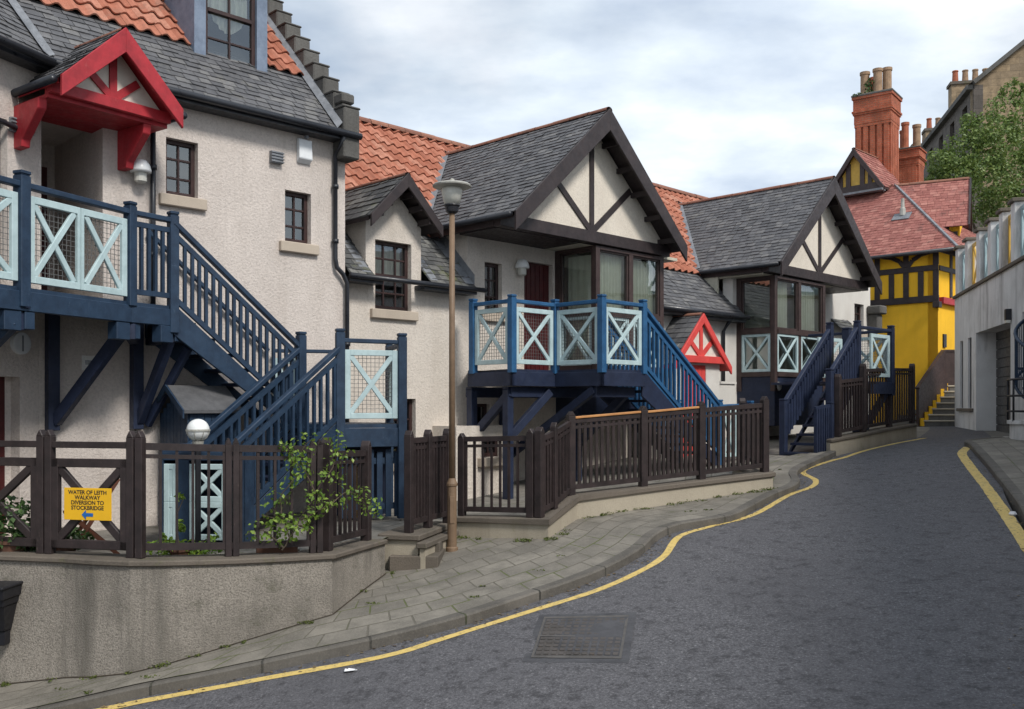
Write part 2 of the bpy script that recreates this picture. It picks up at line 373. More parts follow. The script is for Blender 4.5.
# ------------------------------------------------------------------ roofs
def slates(F, x0, x1, H, mat, name, parent, h=.125, w=.185, lift=.017, label=None):
    """courses of single slates on slope frame F (x along eave, y up the slope); x0/x1 numbers or functions of y"""
    f0 = x0 if callable(x0) else (lambda y: x0); f1 = x1 if callable(x1) else (lambda y: x1)
    mb = MB(); n = int(math.ceil(H / h))
    for i in range(n):
        y0, y1 = i * h, min((i + 1) * h + .03, H + .02); a, b = f0(min(y0 + h / 2, H)), f1(min(y0 + h / 2, H))
        x = a - (w * .5 if i % 2 else 0) + R(-.03, .03)
        while x < b:
            ww = w * R(.8, 1.2); xa, xb = max(a, x + .004), min(b, x + ww - .004)
            if xb - xa > .03:
                dy = R(-.012, .012); l = lift + R(-.004, .008); tl = R(-.004, .004); uv = (R(0, 50), R(0, 50))
                P = [F @ Vector(p) for p in ((xa, y0 + dy, l + tl), (xb, y0 + dy + R(-.006, .006), l - tl), (xb, y1, .004), (xa, y1, .004))]
                mb.face(P, uv)
                Q = [F @ Vector((xa, y0 + dy, -.004)), F @ Vector((xb, y0 + dy, -.004)), P[1], P[0]]
                mb.face(Q, uv)
            x += ww
    a0, b0, a1, b1 = f0(0), f1(0), f0(H), f1(H)
    mb.face([F @ Vector(p) for p in ((a0, 0, 0), (b0, 0, 0), (b1, H, 0), (a1, H, 0))], (.5, .5))
    return mb.build(name, mat, parent, label, recalc=False)
def pantiles(F, x0, x1, H, mat, name, parent, w=.235, h=.30, label=None, skip=None):
    mb = MB(); n = int(math.ceil(H / h)); K = 7; nx = int(round((x1 - x0) / w)); w = (x1 - x0) / nx
    prof = []
    for k in range(K + 1):
        t = k / K; prof.append((t, .036 * math.sin(2 * math.pi * t) if t < .5 else .050 * math.sin(2 * math.pi * t) * .5))
    for i in range(n):
        y0, y1 = i * h, min((i + 1) * h + .02, H + .03)
        for j in range(nx):
            xc = x0 + (j + .5) * w
            if skip and skip(xc, (y0 + y1) / 2): continue
            uv = (R(0, 50), R(0, 50)); dz = R(-.004, .006); dy = R(-.010, .010); ii = len(mb.v)
            for (t, z) in prof:
                x = x0 + (j + t) * w
                mb.v.append(F @ Vector((x, y0 + dy, z + .052 + dz))); mb.v.append(F @ Vector((x, y1, z + .018 + dz))); mb.v.append(F @ Vector((x, y0 + dy, z + .030 + dz)))
            for k in range(K):
                a = ii + 3 * k
                mb.f.append([a, a + 3, a + 4, a + 1]); mb.uv.append(uv); mb.f.append([a + 2, a + 5, a + 3, a]); mb.uv.append(uv)
    mb.has_uv = True
    return mb.build(name, mat, parent, label, recalc=False, smooth=False)
def ridge(p0, p1, parent, r=.10, mat=None, name='ridge'):
    mb = MB(); p0, p1 = Vector(p0), Vector(p1); L = (p1 - p0).length; n = max(1, int(L / .42)); d = (p1 - p0).normalized(); sd = d.cross(Vector((0, 0, 1))).normalized(); up = Vector((0, 0, 1))
    for i in range(n):
        a, b = p0 + d * (L * i / n), p0 + d * (L * (i + 1) / n - .008); uv = (R(0, 50), R(0, 50)); prev = None; rr = r * R(.96, 1.06)
        for k in range(9):
            t = math.pi * (k / 8) * 1.1 - .05 * math.pi; o = sd * math.cos(t) * rr + up * (math.sin(t) * rr * .75 - .03)
            if prev is not None: mb.face([a + prev, b + prev, b + o, a + o], uv)
            prev = o
    return mb.build(name, mat or M['ridge_tile'], parent, recalc=False)
# ------------------------------------------------------------------ building pieces
def window(F, x0, x1, z0, z1, y, parent, cols=2, rows=3, sash=False, mat=None, sill=True, curtain=0, nested=False, glass=None, room=True, sillmat=None, bar=.028, fw=.055):
    """timber window set at depth y in frame F (y grows into the house); frame is the part, pane/sill/curtain its children"""
    mat = mat or M['window_brown']
    mb = MB()
    mb.box(F, x0, x0 + fw, y, y + .07, z0, z1); mb.box(F, x1 - fw, x1, y, y + .07, z0, z1)
    mb.box(F, x0 + fw, x1 - fw, y, y + .07, z1 - fw, z1); mb.box(F, x0 + fw, x1 - fw, y, y + .07, z0, z0 + fw * 1.2)
    if sash:
        zm = (z0 + z1) / 2; mb.box(F, x0 + fw, x1 - fw, y - .012, y + .058, zm - .028, zm + .028)
    for k in range(1, cols):
        x = x0 + (x1 - x0) * k / cols; mb.box(F, x - bar / 2, x + bar / 2, y + .012, y + .052, z0 + fw * 1.2, z1 - fw)
    for k in range(1, rows):
        z = z0 + (z1 - z0) * k / rows
        if sash and abs(z - (z0 + z1) / 2) < .05: continue
        mb.box(F, x0 + fw, x1 - fw, y + .014, y + .050, z - bar / 2, z + bar / 2)
    w = mb.build('window_frame' if nested else 'window', mat, parent, bevel=.004)
    host = parent if nested else w
    pb = MB(); pb.face([F @ Vector(p) for p in ((x0 + .02, y + .034, z0 + .02), (x1 - .02, y + .034, z0 + .02), (x1 - .02, y + .034, z1 - .02), (x0 + .02, y + .034, z1 - .02))])
    pb.build('pane', glass or M['glass'], host, recalc=False)
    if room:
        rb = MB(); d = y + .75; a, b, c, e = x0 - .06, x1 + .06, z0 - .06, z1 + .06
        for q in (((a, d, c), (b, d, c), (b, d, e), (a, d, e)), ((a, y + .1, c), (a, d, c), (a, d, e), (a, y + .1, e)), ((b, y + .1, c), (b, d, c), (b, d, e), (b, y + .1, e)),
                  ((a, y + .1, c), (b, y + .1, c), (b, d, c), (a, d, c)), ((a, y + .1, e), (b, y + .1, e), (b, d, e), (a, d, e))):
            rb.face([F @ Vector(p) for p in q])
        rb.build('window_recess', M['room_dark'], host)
    if curtain:
        cloth(F, x0 + .05, x1 - .05, z1 - .06 - (z1 - z0) * curtain, z1 - .06, y + .16, host)
    if sill:
        sb = MB(); sb.box(F, x0 - .10, x1 + .10, y - .16, y + .01, z0 - .15, z0 - .004)
        sb.build('sill', sillmat or M['sill'], host, bevel=.01)
    return w
def cloth(F, x0, x1, z0, z1, y, parent, folds=.09, amp=.022, swag=0):
    mb = MB(); n = max(8, int((x1 - x0) / .012)); prev = None
    for k in range(n + 1):
        x = x0 + (x1 - x0) * k / n; yy = y + amp * math.sin(2 * math.pi * (x - x0) / folds) + amp * .4 * math.sin(17 * x)
        zb = z0 + swag * (2 * (x - x0) / (x1 - x0) - 1) ** 2
        cur = (F @ Vector((x, yy, zb)), F @ Vector((x, yy, z1)))
        if prev: mb.face([prev[0], cur[0], cur[1], prev[1]])
        prev = cur
    return mb.build('curtain', M['curtain'], parent, recalc=False, smooth=True)
def gable_roof(parent, F, xl, xr, xa, zf, za, yf, yb, slate, board=.26, boardmat=None, soffit=None, thick=.07, h=.125, w=.185, gutters='lr', ridge_r=.09, blocks=True, wing=.5, names=('slate_roof', 'barge_board')):
    """two slopes from the ridge (xa,za) to feet (xl,zf)/(xr,zf), from depth yf (barge) back to yb"""
    bm_ = boardmat or M['brown']; sm = soffit or bm_
    for side, xf in (('l', xl), ('r', xr)):
        A = F @ Vector((xa, yf, za)); E = F @ Vector((xf, yf, zf)); B = F @ Vector((xf, yb, zf))
        up = (A - E); H = up.length; along = (B - E)
        L = along.length
        if side == 'l': Fs = sframe(B, -along, up); 
        else: Fs = sframe(E, along, up)
        slates(Fs, 0.0, L, H, slate, names[0], parent, h=h, w=w)
        # soffit boards under the slope
        sb = MB(); dn = thick
        P = [(xf, yf + .03, zf - dn), (xa, yf + .03, za - dn * 1.15), (xa, yb, za - dn * 1.15), (xf, yb, zf - dn)]
        sb.face([F @ Vector(p) for p in P]); sb.face([F @ Vector(p) for p in ((xf, yf + .03, zf - dn), (xf, yb, zf - dn), (xf, yb, zf - .004), (xf, yf + .03, zf - .004))])
        sb.build('soffit', sm, parent)
        # barge board
        pts = [(xf, zf + .012), (xa, za + .012), (xa, za - board * 1.25), (xf, zf - board)]
        bb = MB(); bb.prism(F, pts, yf - .045, yf + .0); bb.build(names[1], bm_, parent, bevel=.006)
        if blocks:
            for t in blocks if isinstance(blocks, (list, tuple)) else (.12, .30, .48, .66, .84):
                x = xf + (xa - xf) * t; z = zf + (za - zf) * t - board * .42
                pb = MB(); s = 1 if side == 'r' else -1
                pb.box(F, x - .032 - .05 * s, x + .032 - .05 * s, yf + .0, yf + wing, z - .09, z + .0); pb.build('purlin_end', bm_, parent)
        if side in gutters:
            gb = MB(); s = -1 if side == 'l' else 1
            gb.tube([F @ Vector((xf + s * .055, yf + .02, zf - .035)), F @ Vector((xf + s * .055, yb, zf - .035))], .045, 8); gb.build('gutter', M['gutter'], parent, smooth=True)
    if ridge_r: ridge(F @ Vector((xa, yf - .02, za + .01)), F @ Vector((xa, yb, za + .01)), parent, ridge_r)
def gable_timbers(parent, F, xl, xr, xa, zb, za, y, mat, infill, beam_h=.2, beamx=None, strut=.52, t=.10, edge=.30, slope=None):
    """plaster triangle with tie beam, king post and two raking struts, front face at depth y"""
    s = slope
    tri = [(xl, zb), (xr, zb), (xa, za)]
    ib = MB(); ib.prism(F, tri, y, y + .12); ib.build('gable_panel', infill, parent)
    bx = beamx or (xl, xr)
    tb = MB(); tb.box(F, bx[0], bx[1], y - .06, y + .10, zb - beam_h, zb); tb.build('tie_beam', mat, parent, bevel=.006)
    kb = MB(); kb.box(F, xa - t / 2, xa + t / 2, y - .028, y - .001, zb, za - edge); kb.build('king_post', mat, parent)
    for sgn, xf in ((-1, xl), (1, xr)):
        dx = abs(xf - xa) * strut
        p0 = F @ Vector((xa + sgn * t * .4, y - .014, zb + .02)); z1 = zb + (za - zb) * (1 - strut) - edge * .5
        p1 = F @ Vector((xa + sgn * dx, y - .014, z1))
        nb = MB(); nb.beam(p0, p1, .024, t, F.to_3x3() @ Vector((-(p1 - p0).z * sgn, 0, dx))); nb.build('strut', mat, parent)
def wall_panel_x(parent, P0, P1, z0, z1, n=1, mat=None, wire=True, th=.045, fw=.075, name='cross_panel'):
    """pale framed X panel(s) between two posts with wire mesh behind"""
    mat = mat or M['aqua']; L = math.hypot(P1[0] - P0[0], P1[1] - P0[1]); F = frame((P0[0], P0[1], 0), (P1[0] - P0[0], P1[1] - P0[1])); w = L / n
    for k in range(n):
        a, b = k * w + .004, (k + 1) * w - .004; mb = MB(); y0, y1 = -th / 2, th / 2
        fa, fb_ = (fw * .55 if k else fw), (fw * .55 if k < n - 1 else fw)
        mb.box(F, a, a + fa, y0, y1, z0, z1); mb.box(F, b - fb_, b, y0, y1, z0, z1); mb.box(F, a + fa, b - fb_, y0, y1, z1 - fw, z1); mb.box(F, a + fa, b - fb_, y0, y1, z0, z0 + fw)
        up = F.to_3x3() @ Vector((0, 1, 0))
        A, B, C, D = (a + fw, z0 + fw), (b - fw, z1 - fw), (a + fw, z1 - fw), (b - fw, z0 + fw)
        for (p, q, dy) in ((A, B, 0), (C, D, .004)):
            mb.beam(F @ Vector((p[0], dy, p[1])), F @ Vector((q[0], dy, q[1])), fw * .85, th * .8, up)
        pn = mb.build(name, mat, parent, bevel=.005)
        if wire:
            wb = MB(); s = .055; r = .0028
            x = a + fw
            while x < b - fw: wb.box(F, x - r, x + r, y1 + .004, y1 + .008, z0 + .03, z1 - .03); x += s
            z = z0 + fw
            while z < z1 - fw: wb.box(F, a + .03, b - .03, y1 + .009, y1 + .013, z - r, z + r); z += s
            wb.build('wire_mesh', M['wire'], pn)
def post(parent, p, z0, z1, mat, s=.11, ex=(1, 1), cap='flat', name='post'):
    F = frame((p[0], p[1], 0), ex); h = s / 2; mb = MB()
    if cap == 'flat':
        mb.box(F, -h, h, -h, h, z0, z1 - .05); mb.box(F, -h * .88, h * .88, -h * .88, h * .88, z1 - .05, z1 - .035); mb.box(F, -h * 1.02, h * 1.02, -h * 1.02, h * 1.02, z1 - .035, z1)
    else:
        mb.box(F, -h, h, -h, h, z0, z1 - .06); i = len(mb.v)
        a = [F @ Vector(q) for q in ((-h, -h, z1 - .06), (h, -h, z1 - .06), (h, h, z1 - .06), (-h, h, z1 - .06))]
        if cap == 'point':
            t = [F @ Vector(q) for q in ((-h * .15, -h, z1), (h * .15, -h, z1), (h * .15, h, z1), (-h * .15, h, z1))]; mb.hexa(a + t)
    return mb.build(name, mat, parent, bevel=.006)
def balusters(parent, P0, P1, za, zb, h0, h1, mat, sp=.115, s=.038, rail=.06, name='baluster_panel', toprail=True, bottom=True, th=.045, inset=0.0):
    """sub rails and square balusters between P0 (base za) and P1 (base zb), from h0 to h1 above the base line"""
    P0, P1 = Vector((P0[0], P0[1], 0)), Vector((P1[0], P1[1], 0)); d = P1 - P0; L = d.length; F = frame(P0, d); mb = MB(); zz = lambda x: za + (zb - za) * x / L
    for h in ((h1,) if toprail else ()) + ((h0,) if bottom else ()):
        mb.beam(F @ Vector((0, 0, zz(0) + h)), F @ Vector((L, 0, zz(L) + h)), th, rail)
    n = max(1, int(round(L / sp)))
    for k in range(n):
        x = (k + .5) * L / n; j = R(-.004, .004)
        mb.box(F, x - s / 2 + j, x + s / 2 + j, -s / 2, s / 2, zz(x) + h0 - rail * .3, zz(x) + h1 - rail * .3)
    return mb.build(name, mat, parent)
def rail(parent, p0, p1, w, h, mat, name='handrail'):
    mb = MB(); mb.beam(p0, p1, w, h); return mb.build(name, mat, parent, bevel=.008)
def board(parent, p0, p1, w, h, mat, name, bevel=.006):
    mb = MB(); mb.beam(p0, p1, w, h); return mb.build(name, mat, parent, bevel=bevel)
def stair(parent, A, B, za, zb, width, mat, n, tread_mat=None, depth=.27):
    """flight from A (top, za) to B (bottom, zb); 'width' metres to the left (+) of A->B; string boards, treads"""
    A, B = Vector((A[0], A[1], 0)), Vector((B[0], B[1], 0)); d = (B - A); L = d.length; F = frame(A, d); s = 1 if width > 0 else -1
    for y in (0, width - .045 * s):
        mb = MB(); pts = [(0, za + .03), (L, zb + .03), (L, zb - depth * .3), (L - .12, zb - depth * .55 + (za - zb) * .12 / L), (0, za - depth * 1.25)]
        mb.prism(F, pts, y, y + .045 * s); mb.build('string', mat, parent, bevel=.005)
    for k in range(n):
        x0 = L * (k + .15) / n; z = za - (za - zb) * (k + 1) / (n + 1)
        mb = MB(); mb.box(F, x0 - .02, x0 + .27, min(.05 * s, width - .05 * s), max(.05 * s, width - .05 * s), z - .045, z); mb.build('tread', tread_mat or mat, parent)
def brace(parent, p0, p1, w, h, mat): return board(parent, p0, p1, w, h, mat, 'brace')
def pipe(parent, pts, r=.04, name='downpipe', mat=None, clips=()):
    mb = MB(); mb.tube(pts, r, 10)
    for c in clips: mb.lathe(c, [(r * 1.45, -.03), (r * 1.45, .03)], 10)
    return mb.build(name, mat or M['gutter'], parent, smooth=True)
def leaves(name, blobs, n, size, mat, parent=None, flat=.0, label=None, droop=.0):
    """n small folded leaves spread through ellipsoid blobs [(centre, (rx,ry,rz), weight)]"""
    mb = MB(); tot = sum(b[2] for b in blobs)
    for c, rr, w in blobs:
        for _ in range(int(n * w / tot)):
            while True:
                q = Vector((R(-1, 1), R(-1, 1), R(-1, 1)))
                if q.length <= 1 and R(0, 1) < .25 + .75 * q.length: break
            p = Vector(c) + Vector((q.x * rr[0], q.y * rr[1], q.z * rr[2]))
            nrm = (Vector((R(-1, 1), R(-1, 1), R(-.2, 1.2))) + q * .5).normalized(); t = nrm.cross(Vector((R(-1, 1), R(-1, 1), R(-1, 1)))).normalized(); b = nrm.cross(t)
            s = size * R(.6, 1.3); uv = (R(0, 90), R(0, 90))
            L, wd = t * s, b * s * .38; cu = nrm * s * .12
            mb.face([p - L * .5, p + wd + cu, p + L * .6, p - wd + cu], uv)
    return mb.build(name, mat, parent, label, recalc=False)

# ================================================================== SETTING: ground, road, pavements
def dense(pts, step=.25):
    """Catmull-Rom through points, resampled"""
    pts = [Vector(p) for p in pts]; out = []
    for i in range(len(pts) - 1):
        p0, p1, p2, p3 = pts[max(i - 1, 0)], pts[i], pts[i + 1], pts[min(i + 2, len(pts) - 1)]
        n = max(1, int((p2 - p1).length / step))
        for k in range(n):
            t = k / n
            out.append(.5 * ((2 * p1) + (p2 - p0) * t + (2 * p0 - 5 * p1 + 4 * p2 - p3) * t * t + (3 * p1 - p0 - 3 * p2 + p3) * t ** 3))
    out.append(pts[-1]); return out
def lengths(p):
    s = [0.0]
    for a, b in zip(p, p[1:]): s.append(s[-1] + (b - a).length)
    return s
def resample(p, n):
    s = lengths(p); out = []; j = 0
    for k in range(n):
        t = s[-1] * k / (n - 1)
        while j < len(s) - 2 and s[j + 1] < t: j += 1
        f = (t - s[j]) / max(1e-6, s[j + 1] - s[j]); out.append(p[j].lerp(p[j + 1], f))
    return out
def flat2(p): return Vector((p.x, p.y, 0))
def loft(a, b, zf, off, name, mat, m=8, n=120):
    """sheet between two plan lines, draped on the ground"""
    A, B = resample([flat2(p) for p in a], n), resample([flat2(p) for p in b], n); mb = MB(); sa = lengths(A); G = []
    for i in range(n):
        row = []
        for j in range(m + 1):
            p = A[i].lerp(B[i], j / m); row.append((Vector((p.x, p.y, zf(p.x, p.y) + off)), (sa[i], (B[i] - A[i]).length * j / m)))
        G.append(row)
    for i in range(n - 1):
        for j in range(m):
            q = [G[i][j], G[i + 1][j], G[i + 1][j + 1], G[i][j + 1]]; mb.face([x[0] for x in q], [x[1] for x in q])
    o = mb.build(name, mat, recalc=False, smooth=True)
    bm = bmesh.new(); bm.from_mesh(o.data); bmesh.ops.remove_doubles(bm, verts=bm.verts, dist=1e-4)
    for f in bm.faces:
        if f.normal.z < 0: f.normal_flip()
    bm.to_mesh(o.data); bm.free(); return o
KH = .10
kerb_px = [(130, 688.5), (204.7, 674), (294, 655), (383.4, 635.7), (457, 617), (523, 596), (573, 579.5), (608, 565.5), (640, 548), (658, 532), (680, 523), (731.5, 514), (755, 503), (775, 492.5), (794, 485), (800, 479)]
kl = [hit(x, y, KH) for x, y in kerb_px]
d0 = (kl[0] - kl[1]).normalized()
far_px = [(836, 456), (860, 450.5), (885, 444.5), (905, 440), (920, 437)]
fl = [hit(x, y, 0) for x, y in far_px]
nib = [hit(797, 471.5, KH), hit(806, 466.5, KH * .6)]
kerb_left = dense([kl[0] + d0 * 6 + Vector((0, -.6, 0)), kl[0] + d0 * 2.4 + Vector((0, -.12, 0))] + kl + nib + [fl[0]], .2)
left_edge = kerb_left + dense(fl, .3)[1:] + dense([fl[-1], Vector((11.5, 26.2, 0)), Vector((12.4, 30, 0))], .4)[1:]
rk_px = [(1024, 513), (1010, 491), (990, 466), (976, 450), (970, 443.5)]
rk = [hit(x, y, KH) for x, y in rk_px]
d1 = (rk[0] - rk[1]).normalized()
kerb_right = dense([rk[0] + d1 * 10 + Vector((-1.2, 0, 0)), rk[0] + d1 * 4 + Vector((-.15, 0, 0))] + rk + [rk[-1] + Vector((.35, .9, 0)), rk[-1] + Vector((1.3, 1.6, 0))], .2)
# base ground to the horizon
mb = MB(); us = [-60, -30, -15, -8, -4] + [-2 + .5 * k for k in range(64)] + [35, 40, 60, 100, 200, 400]
for a, b in zip(us, us[1:]):
    for c, d in ((-400, -60), (-60, -20), (-20, 0), (0, 20), (20, 60), (60, 400)):
        mb.face([W(a, c, g(a) - .16), W(b, c, g(b) - .16), W(b, d, g(b) - .16), W(a, d, g(a) - .16)])
struct(mb.build('ground', M['earth'], recalc=False, smooth=False))
road_right = kerb_right + [Vector((12.9, 21.8, 0)), Vector((13.4, 27, 0))]
struct(loft(left_edge, kerb_right[:1] + dense(kerb_right[-1:] + [Vector((12.6, 26, 0)), Vector((14.5, 30, 0))], .5) if False else dense([kerb_right[0], kerb_right[len(kerb_right)//3], kerb_right[2*len(kerb_right)//3], kerb_right[-1], Vector((12.9, 26.5, 0)), Vector((14.0, 30, 0))], .4), gz, 0, 'road', M['asphalt'], m=24, n=160))
# kerbs
def kerb(line, side, name):
    P = [flat2(p) for p in line]; mb = MB(); s = lengths(P); n = len(P); prof = [(0, -.12), (0, KH - .018), (.018, KH), (.13, KH), (.13, -.12)]
    rows = []
    for i, p in enumerate(P):
        d = (P[min(i + 1, n - 1)] - P[max(i - 1, 0)]).normalized(); l = Vector((-d.y, d.x, 0)) * side; z = gz(p.x, p.y)
        rows.append([p + l * a + Vector((0, 0, z + b)) for a, b in prof])
    for i in range(n - 1):
        acc = 0
        for k in range(4):
            w = abs(prof[k + 1][0] - prof[k][0]) + abs(prof[k + 1][1] - prof[k][1])
            mb.face([rows[i][k], rows[i + 1][k], rows[i + 1][k + 1], rows[i][k + 1]], [(s[i], acc + .2), (s[i + 1], acc + .2), (s[i + 1], acc + w + .2), (s[i], acc + w + .2)]); acc += w
    o = mb.build(name, M['kerbstone']); return struct(o)
kerb(kerb_left, 1, 'kerb'); kerb(kerb_right, -1, 'kerb')
# yellow lines
def stripe(px, w, name, pts=None, off=.004):
    P = [flat2(p) for p in dense(pts or [hit(x, y, off) for x, y in px], .12)]; mb = MB(); n = len(P)
    L = []
    for i, p in enumerate(P):
        d = (P[min(i + 1, n - 1)] - P[max(i - 1, 0)]).normalized(); l = Vector((-d.y, d.x, 0)); ww = w / 2 * R(.92, 1.06)
        a, b = p + l * ww, p - l * ww; L.append((Vector((a.x, a.y, gz(a.x, a.y) + off)), Vector((b.x, b.y, gz(b.x, b.y) + off))))
    for i in range(n - 1): mb.face([L[i][1], L[i + 1][1], L[i + 1][0], L[i][0]])
    return struct(mb.build(name, M['yellow_line'], recalc=False))
yl = [(104, 709), (130, 703.5), (250, 681), (380, 657), (446, 637.5), (534, 610), (600, 589), (639, 571.6), (664, 556), (680, 536), (712, 526), (753, 514.8), (789, 495), (811, 487), (815.5, 480), (803, 471), (830, 461), (850, 455.5), (900, 442.5), (925, 438)]
yp = [hit(x, y, .004) for x, y in yl]
stripe(None, .092, 'yellow_line', [yp[0] + (yp[0] - yp[1]) * 9] + yp)
yr = [(968, 447), (962, 453.5), (970, 466), (985, 485), (1005, 513), (1024, 541)]
yq = [hit(x, y, .004) for x, y in yr]
stripe(None, .15, 'yellow_line', yq + [yq[-1] + (yq[-1] - yq[-2]) * 6])
# retaining wall line (plan), from out of frame on the left to the step gap
def topat(px, py, z): Y = z * FPX / (HY - py); return Vector((r_(px) * Y, Y, z))
RW = [topat(0, 554.5, -1.40), topat(65, 557, -1.405), topat(130, 560.5, -1.41), topat(235, 558.5, -1.445), topat(332, 553.7, -1.47), topat(385, 539, -1.53)]
RW = [RW[0] + Vector((-3.2, .75, .03)), RW[0] + Vector((-1.2, .28, .01))] + RW
LW = [(465, 537, 517), (548, 538.6, 519), (577, 519, 495.5), (773, 488, 472)]
lwp = []
for x, yb, yt in LW:
    p = hit(x, yb, KH); lwp.append(Vector((p.x, p.y, (HY - yt) / FPX * p.y)))
lw_end = W(14.2, 8.55); lw_end.z = lwp[-1].z + .02
# pavement between kerb and walls
back = dense(RW[:-1], .3) + dense([RW[-1], Vector((-1.15, 11.6, 0)), lwp[0]], .4)[1:] + [lwp[1], lwp[2], lwp[3], lw_end, W(15.3, 8.7), W(16.2, 8.6)]
backline = []
for a, b in zip(back, back[1:]):
    n = max(1, int((b - a).length / .2))
    backline += [flat2(a.lerp(b, k / n)) for k in range(n)]
backline.append(flat2(back[-1]))
def inset(P, w, side):
    P = [flat2(p) for p in P]; n = len(P); out = []
    for i, p in enumerate(P):
        d = (P[min(i + 1, n - 1)] - P[max(i - 1, 0)]).normalized(); out.append(p + Vector((-d.y, d.x, 0)) * side * w)
    return out
struct(loft(inset(kerb_left, .085, 1), [p + Vector((-.05, .12, 0)) for p in backline], gz, KH - .004, 'pavement', M['flags'], m=10, n=200))
pr_in = inset(kerb_right, .085, -1)
struct(loft(pr_in, [p + Vector((9, 1.0, 0)) for p in pr_in], gz, KH - .006, 'pavement', M['flags'], m=10, n=90))
# pavement beyond the top of the road, by the steps
struct(loft([Vector((8.2, 20.5, 0)), Vector((8.2, 40, 0))], [Vector((17, 20.5, 0)), Vector((19, 40, 0))], gz, -.006, 'path', M['yardstone'], m=14, n=40))
# terraces behind the walls
def yz(x, y): return max(-1.53, gz(x, y) + .04)
mb = MB(); 
poly_front = [flat2(p) + Vector((0, .14, 0)) for p in dense(RW, .4)] + [flat2(p) + Vector((-.02, .2, 0)) for p in (Vector((-1.0, 11.9, 0)), lwp[0], lwp[1], lwp[2])] + [flat2(lwp[2].lerp(lwp[3], t)) + Vector((-.05, .18, 0)) for t in (.25, .5, .75, 1)] + [W(14.9, 8.7), W(16.5, 8.7), W(18, 8.9), W(20, 9.3), W(23.5, 10.0)]
poly_back = [p + Vector((-6.5, 6.5, 0)) for p in poly_front]
struct(loft(poly_front, poly_back, yz, 0, 'yard', M['yardstone'], m=14, n=90))

# drain cover in the road
c4 = [hit(546, 619, 0), hit(626, 617.5, 0), hit(619, 657, 0), hit(534, 656, 0)]
mh = thing('drain_cover', 'rectangular twin iron drain cover sunk in the grey asphalt', 'drain cover', sum(c4, Vector()) / 4)
def lerp4(s, t, z): p = c4[3].lerp(c4[2], s).lerp(c4[0].lerp(c4[1], s), t); return Vector((p.x, p.y, gz(p.x, p.y) + z))
mb = MB()
for (s0, s1, t0, t1) in ((-.03, 1.03, -.05, 0), (-.03, 1.03, 1, 1.05), (-.03, 0, 0, 1), (1, 1.03, 0, 1), (0, 1, .485, .515)):
    mb.face([lerp4(s0, t0, .006), lerp4(s1, t0, .006), lerp4(s1, t1, .006), lerp4(s0, t1, .006)])
M['cast'] = paint('worn cast iron', (.105, .098, .092), (.065, .06, .056), .6, False, (.13, .10, .075))
M['cast2'] = paint('rusty cast iron', (.085, .075, .07), (.05, .045, .042), .7, False, (.12, .08, .05))
mb.build('frame', M['cast'], mh, recalc=False)
for t0, t1 in ((0.012, .475), (.525, .988)):
    mb = MB(); mb.face([lerp4(0.008, t0, .003), lerp4(.992, t0, .003), lerp4(.992, t1, .003), lerp4(.008, t1, .003)])
    for i in range(11):
        for j in range(5):
            s, t = (i + .5) / 11, t0 + (t1 - t0) * (j + .5) / 5; e, f = .030, .030
            c = [lerp4(s - e, t - f, .004), lerp4(s + e, t - f, .004), lerp4(s + e, t + f, .004), lerp4(s - e, t + f, .004)]; mb.hexa(c + [p + Vector((0, 0, .005)) for p in c])
    mb.build('lid', M['cast2'], mh, recalc=False)
# tarmac collar patched round the cover
mb = MB(); mb.face([lerp4(-.12, -.14, .002), lerp4(1.12, -.14, .002), lerp4(1.12, 1.13, .002), lerp4(-.10, 1.12, .002)]); 
M['patch'] = paint('patched tarmac', (.075, .075, .082), (.045, .045, .05), .85, True)
struct(mb.build('road_patch', M['patch'], recalc=False))

# ================================================================== WALLS ALONG THE PAVEMENT
def coped_wall(line, ztop, thick, name, label, cat, wm, cope=.10, over=.05, zb=.6):
    """wall along a plan line (front face), coping on top; ztop from the points' z"""
    P = line; n = len(P); t = thing(name, label, cat, (P[n // 2].x, P[n // 2].y, gz(P[n // 2].x, P[n // 2].y)))
    mb, cb = MB(), MB()
    def offs(i, a):
        d0 = (P[min(i + 1, n - 1)] - P[max(i - 1, 0)]); d0.z = 0; d0.normalize(); k = 1
        if 0 < i < n - 1:
            e = P[i] - P[i - 1]; e.z = 0; e.normalize(); k = 1 / max(.5, d0.dot(e))
        return Vector((-d0.y, d0.x, 0)) * a * k
    for i in range(n - 1):
        for B, a0, a1, lo, hi in ((mb, 0, thick, None, -cope), (cb, -over, thick + over, -cope, 0)):
            q = []
            for (j, a) in ((i, a0), (i + 1, a0), (i + 1, a1), (i, a1)):
                p = P[j] + offs(j, a); q.append(p)
            bot = [Vector((p.x, p.y, (gz(p.x, p.y) - zb) if lo is None else P[j].z + lo)) for p, j in zip(q, (i, i + 1, i + 1, i))]
            top = [Vector((p.x, p.y, P[j].z + hi)) for p, j in zip(q, (i, i + 1, i + 1, i))]
            B.hexa(bot + top)
    for B in (mb, cb):
        pass
    def weld(o):
        bm = bmesh.new(); bm.from_mesh(o.data); bmesh.ops.remove_doubles(bm, verts=bm.verts, dist=1e-4)
        seen = {}
        for f in list(bm.faces):
            k = tuple(sorted(v.index for v in f.verts)); seen.setdefault(k, []).append(f)
        kill = [f for v in seen.values() if len(v) > 1 for f in v]
        bmesh.ops.delete(bm, geom=kill, context='FACES_ONLY'); bmesh.ops.recalc_face_normals(bm, faces=bm.faces); bm.to_mesh(o.data); bm.free()
    weld(mb.build('wall', wm, t)); weld(cb.build('coping', M['coping'], t, bevel=.012)); return t
rw_line = dense(RW[:-1], .28) + [RW[-2].lerp(RW[-1], .5), RW[-1]]
coped_wall(rw_line, None, .30, 'retaining_wall', 'curved dark stained roughcast retaining wall carrying the cross braced fence', 'wall', M['wall_rough'], cope=.055, over=.035)
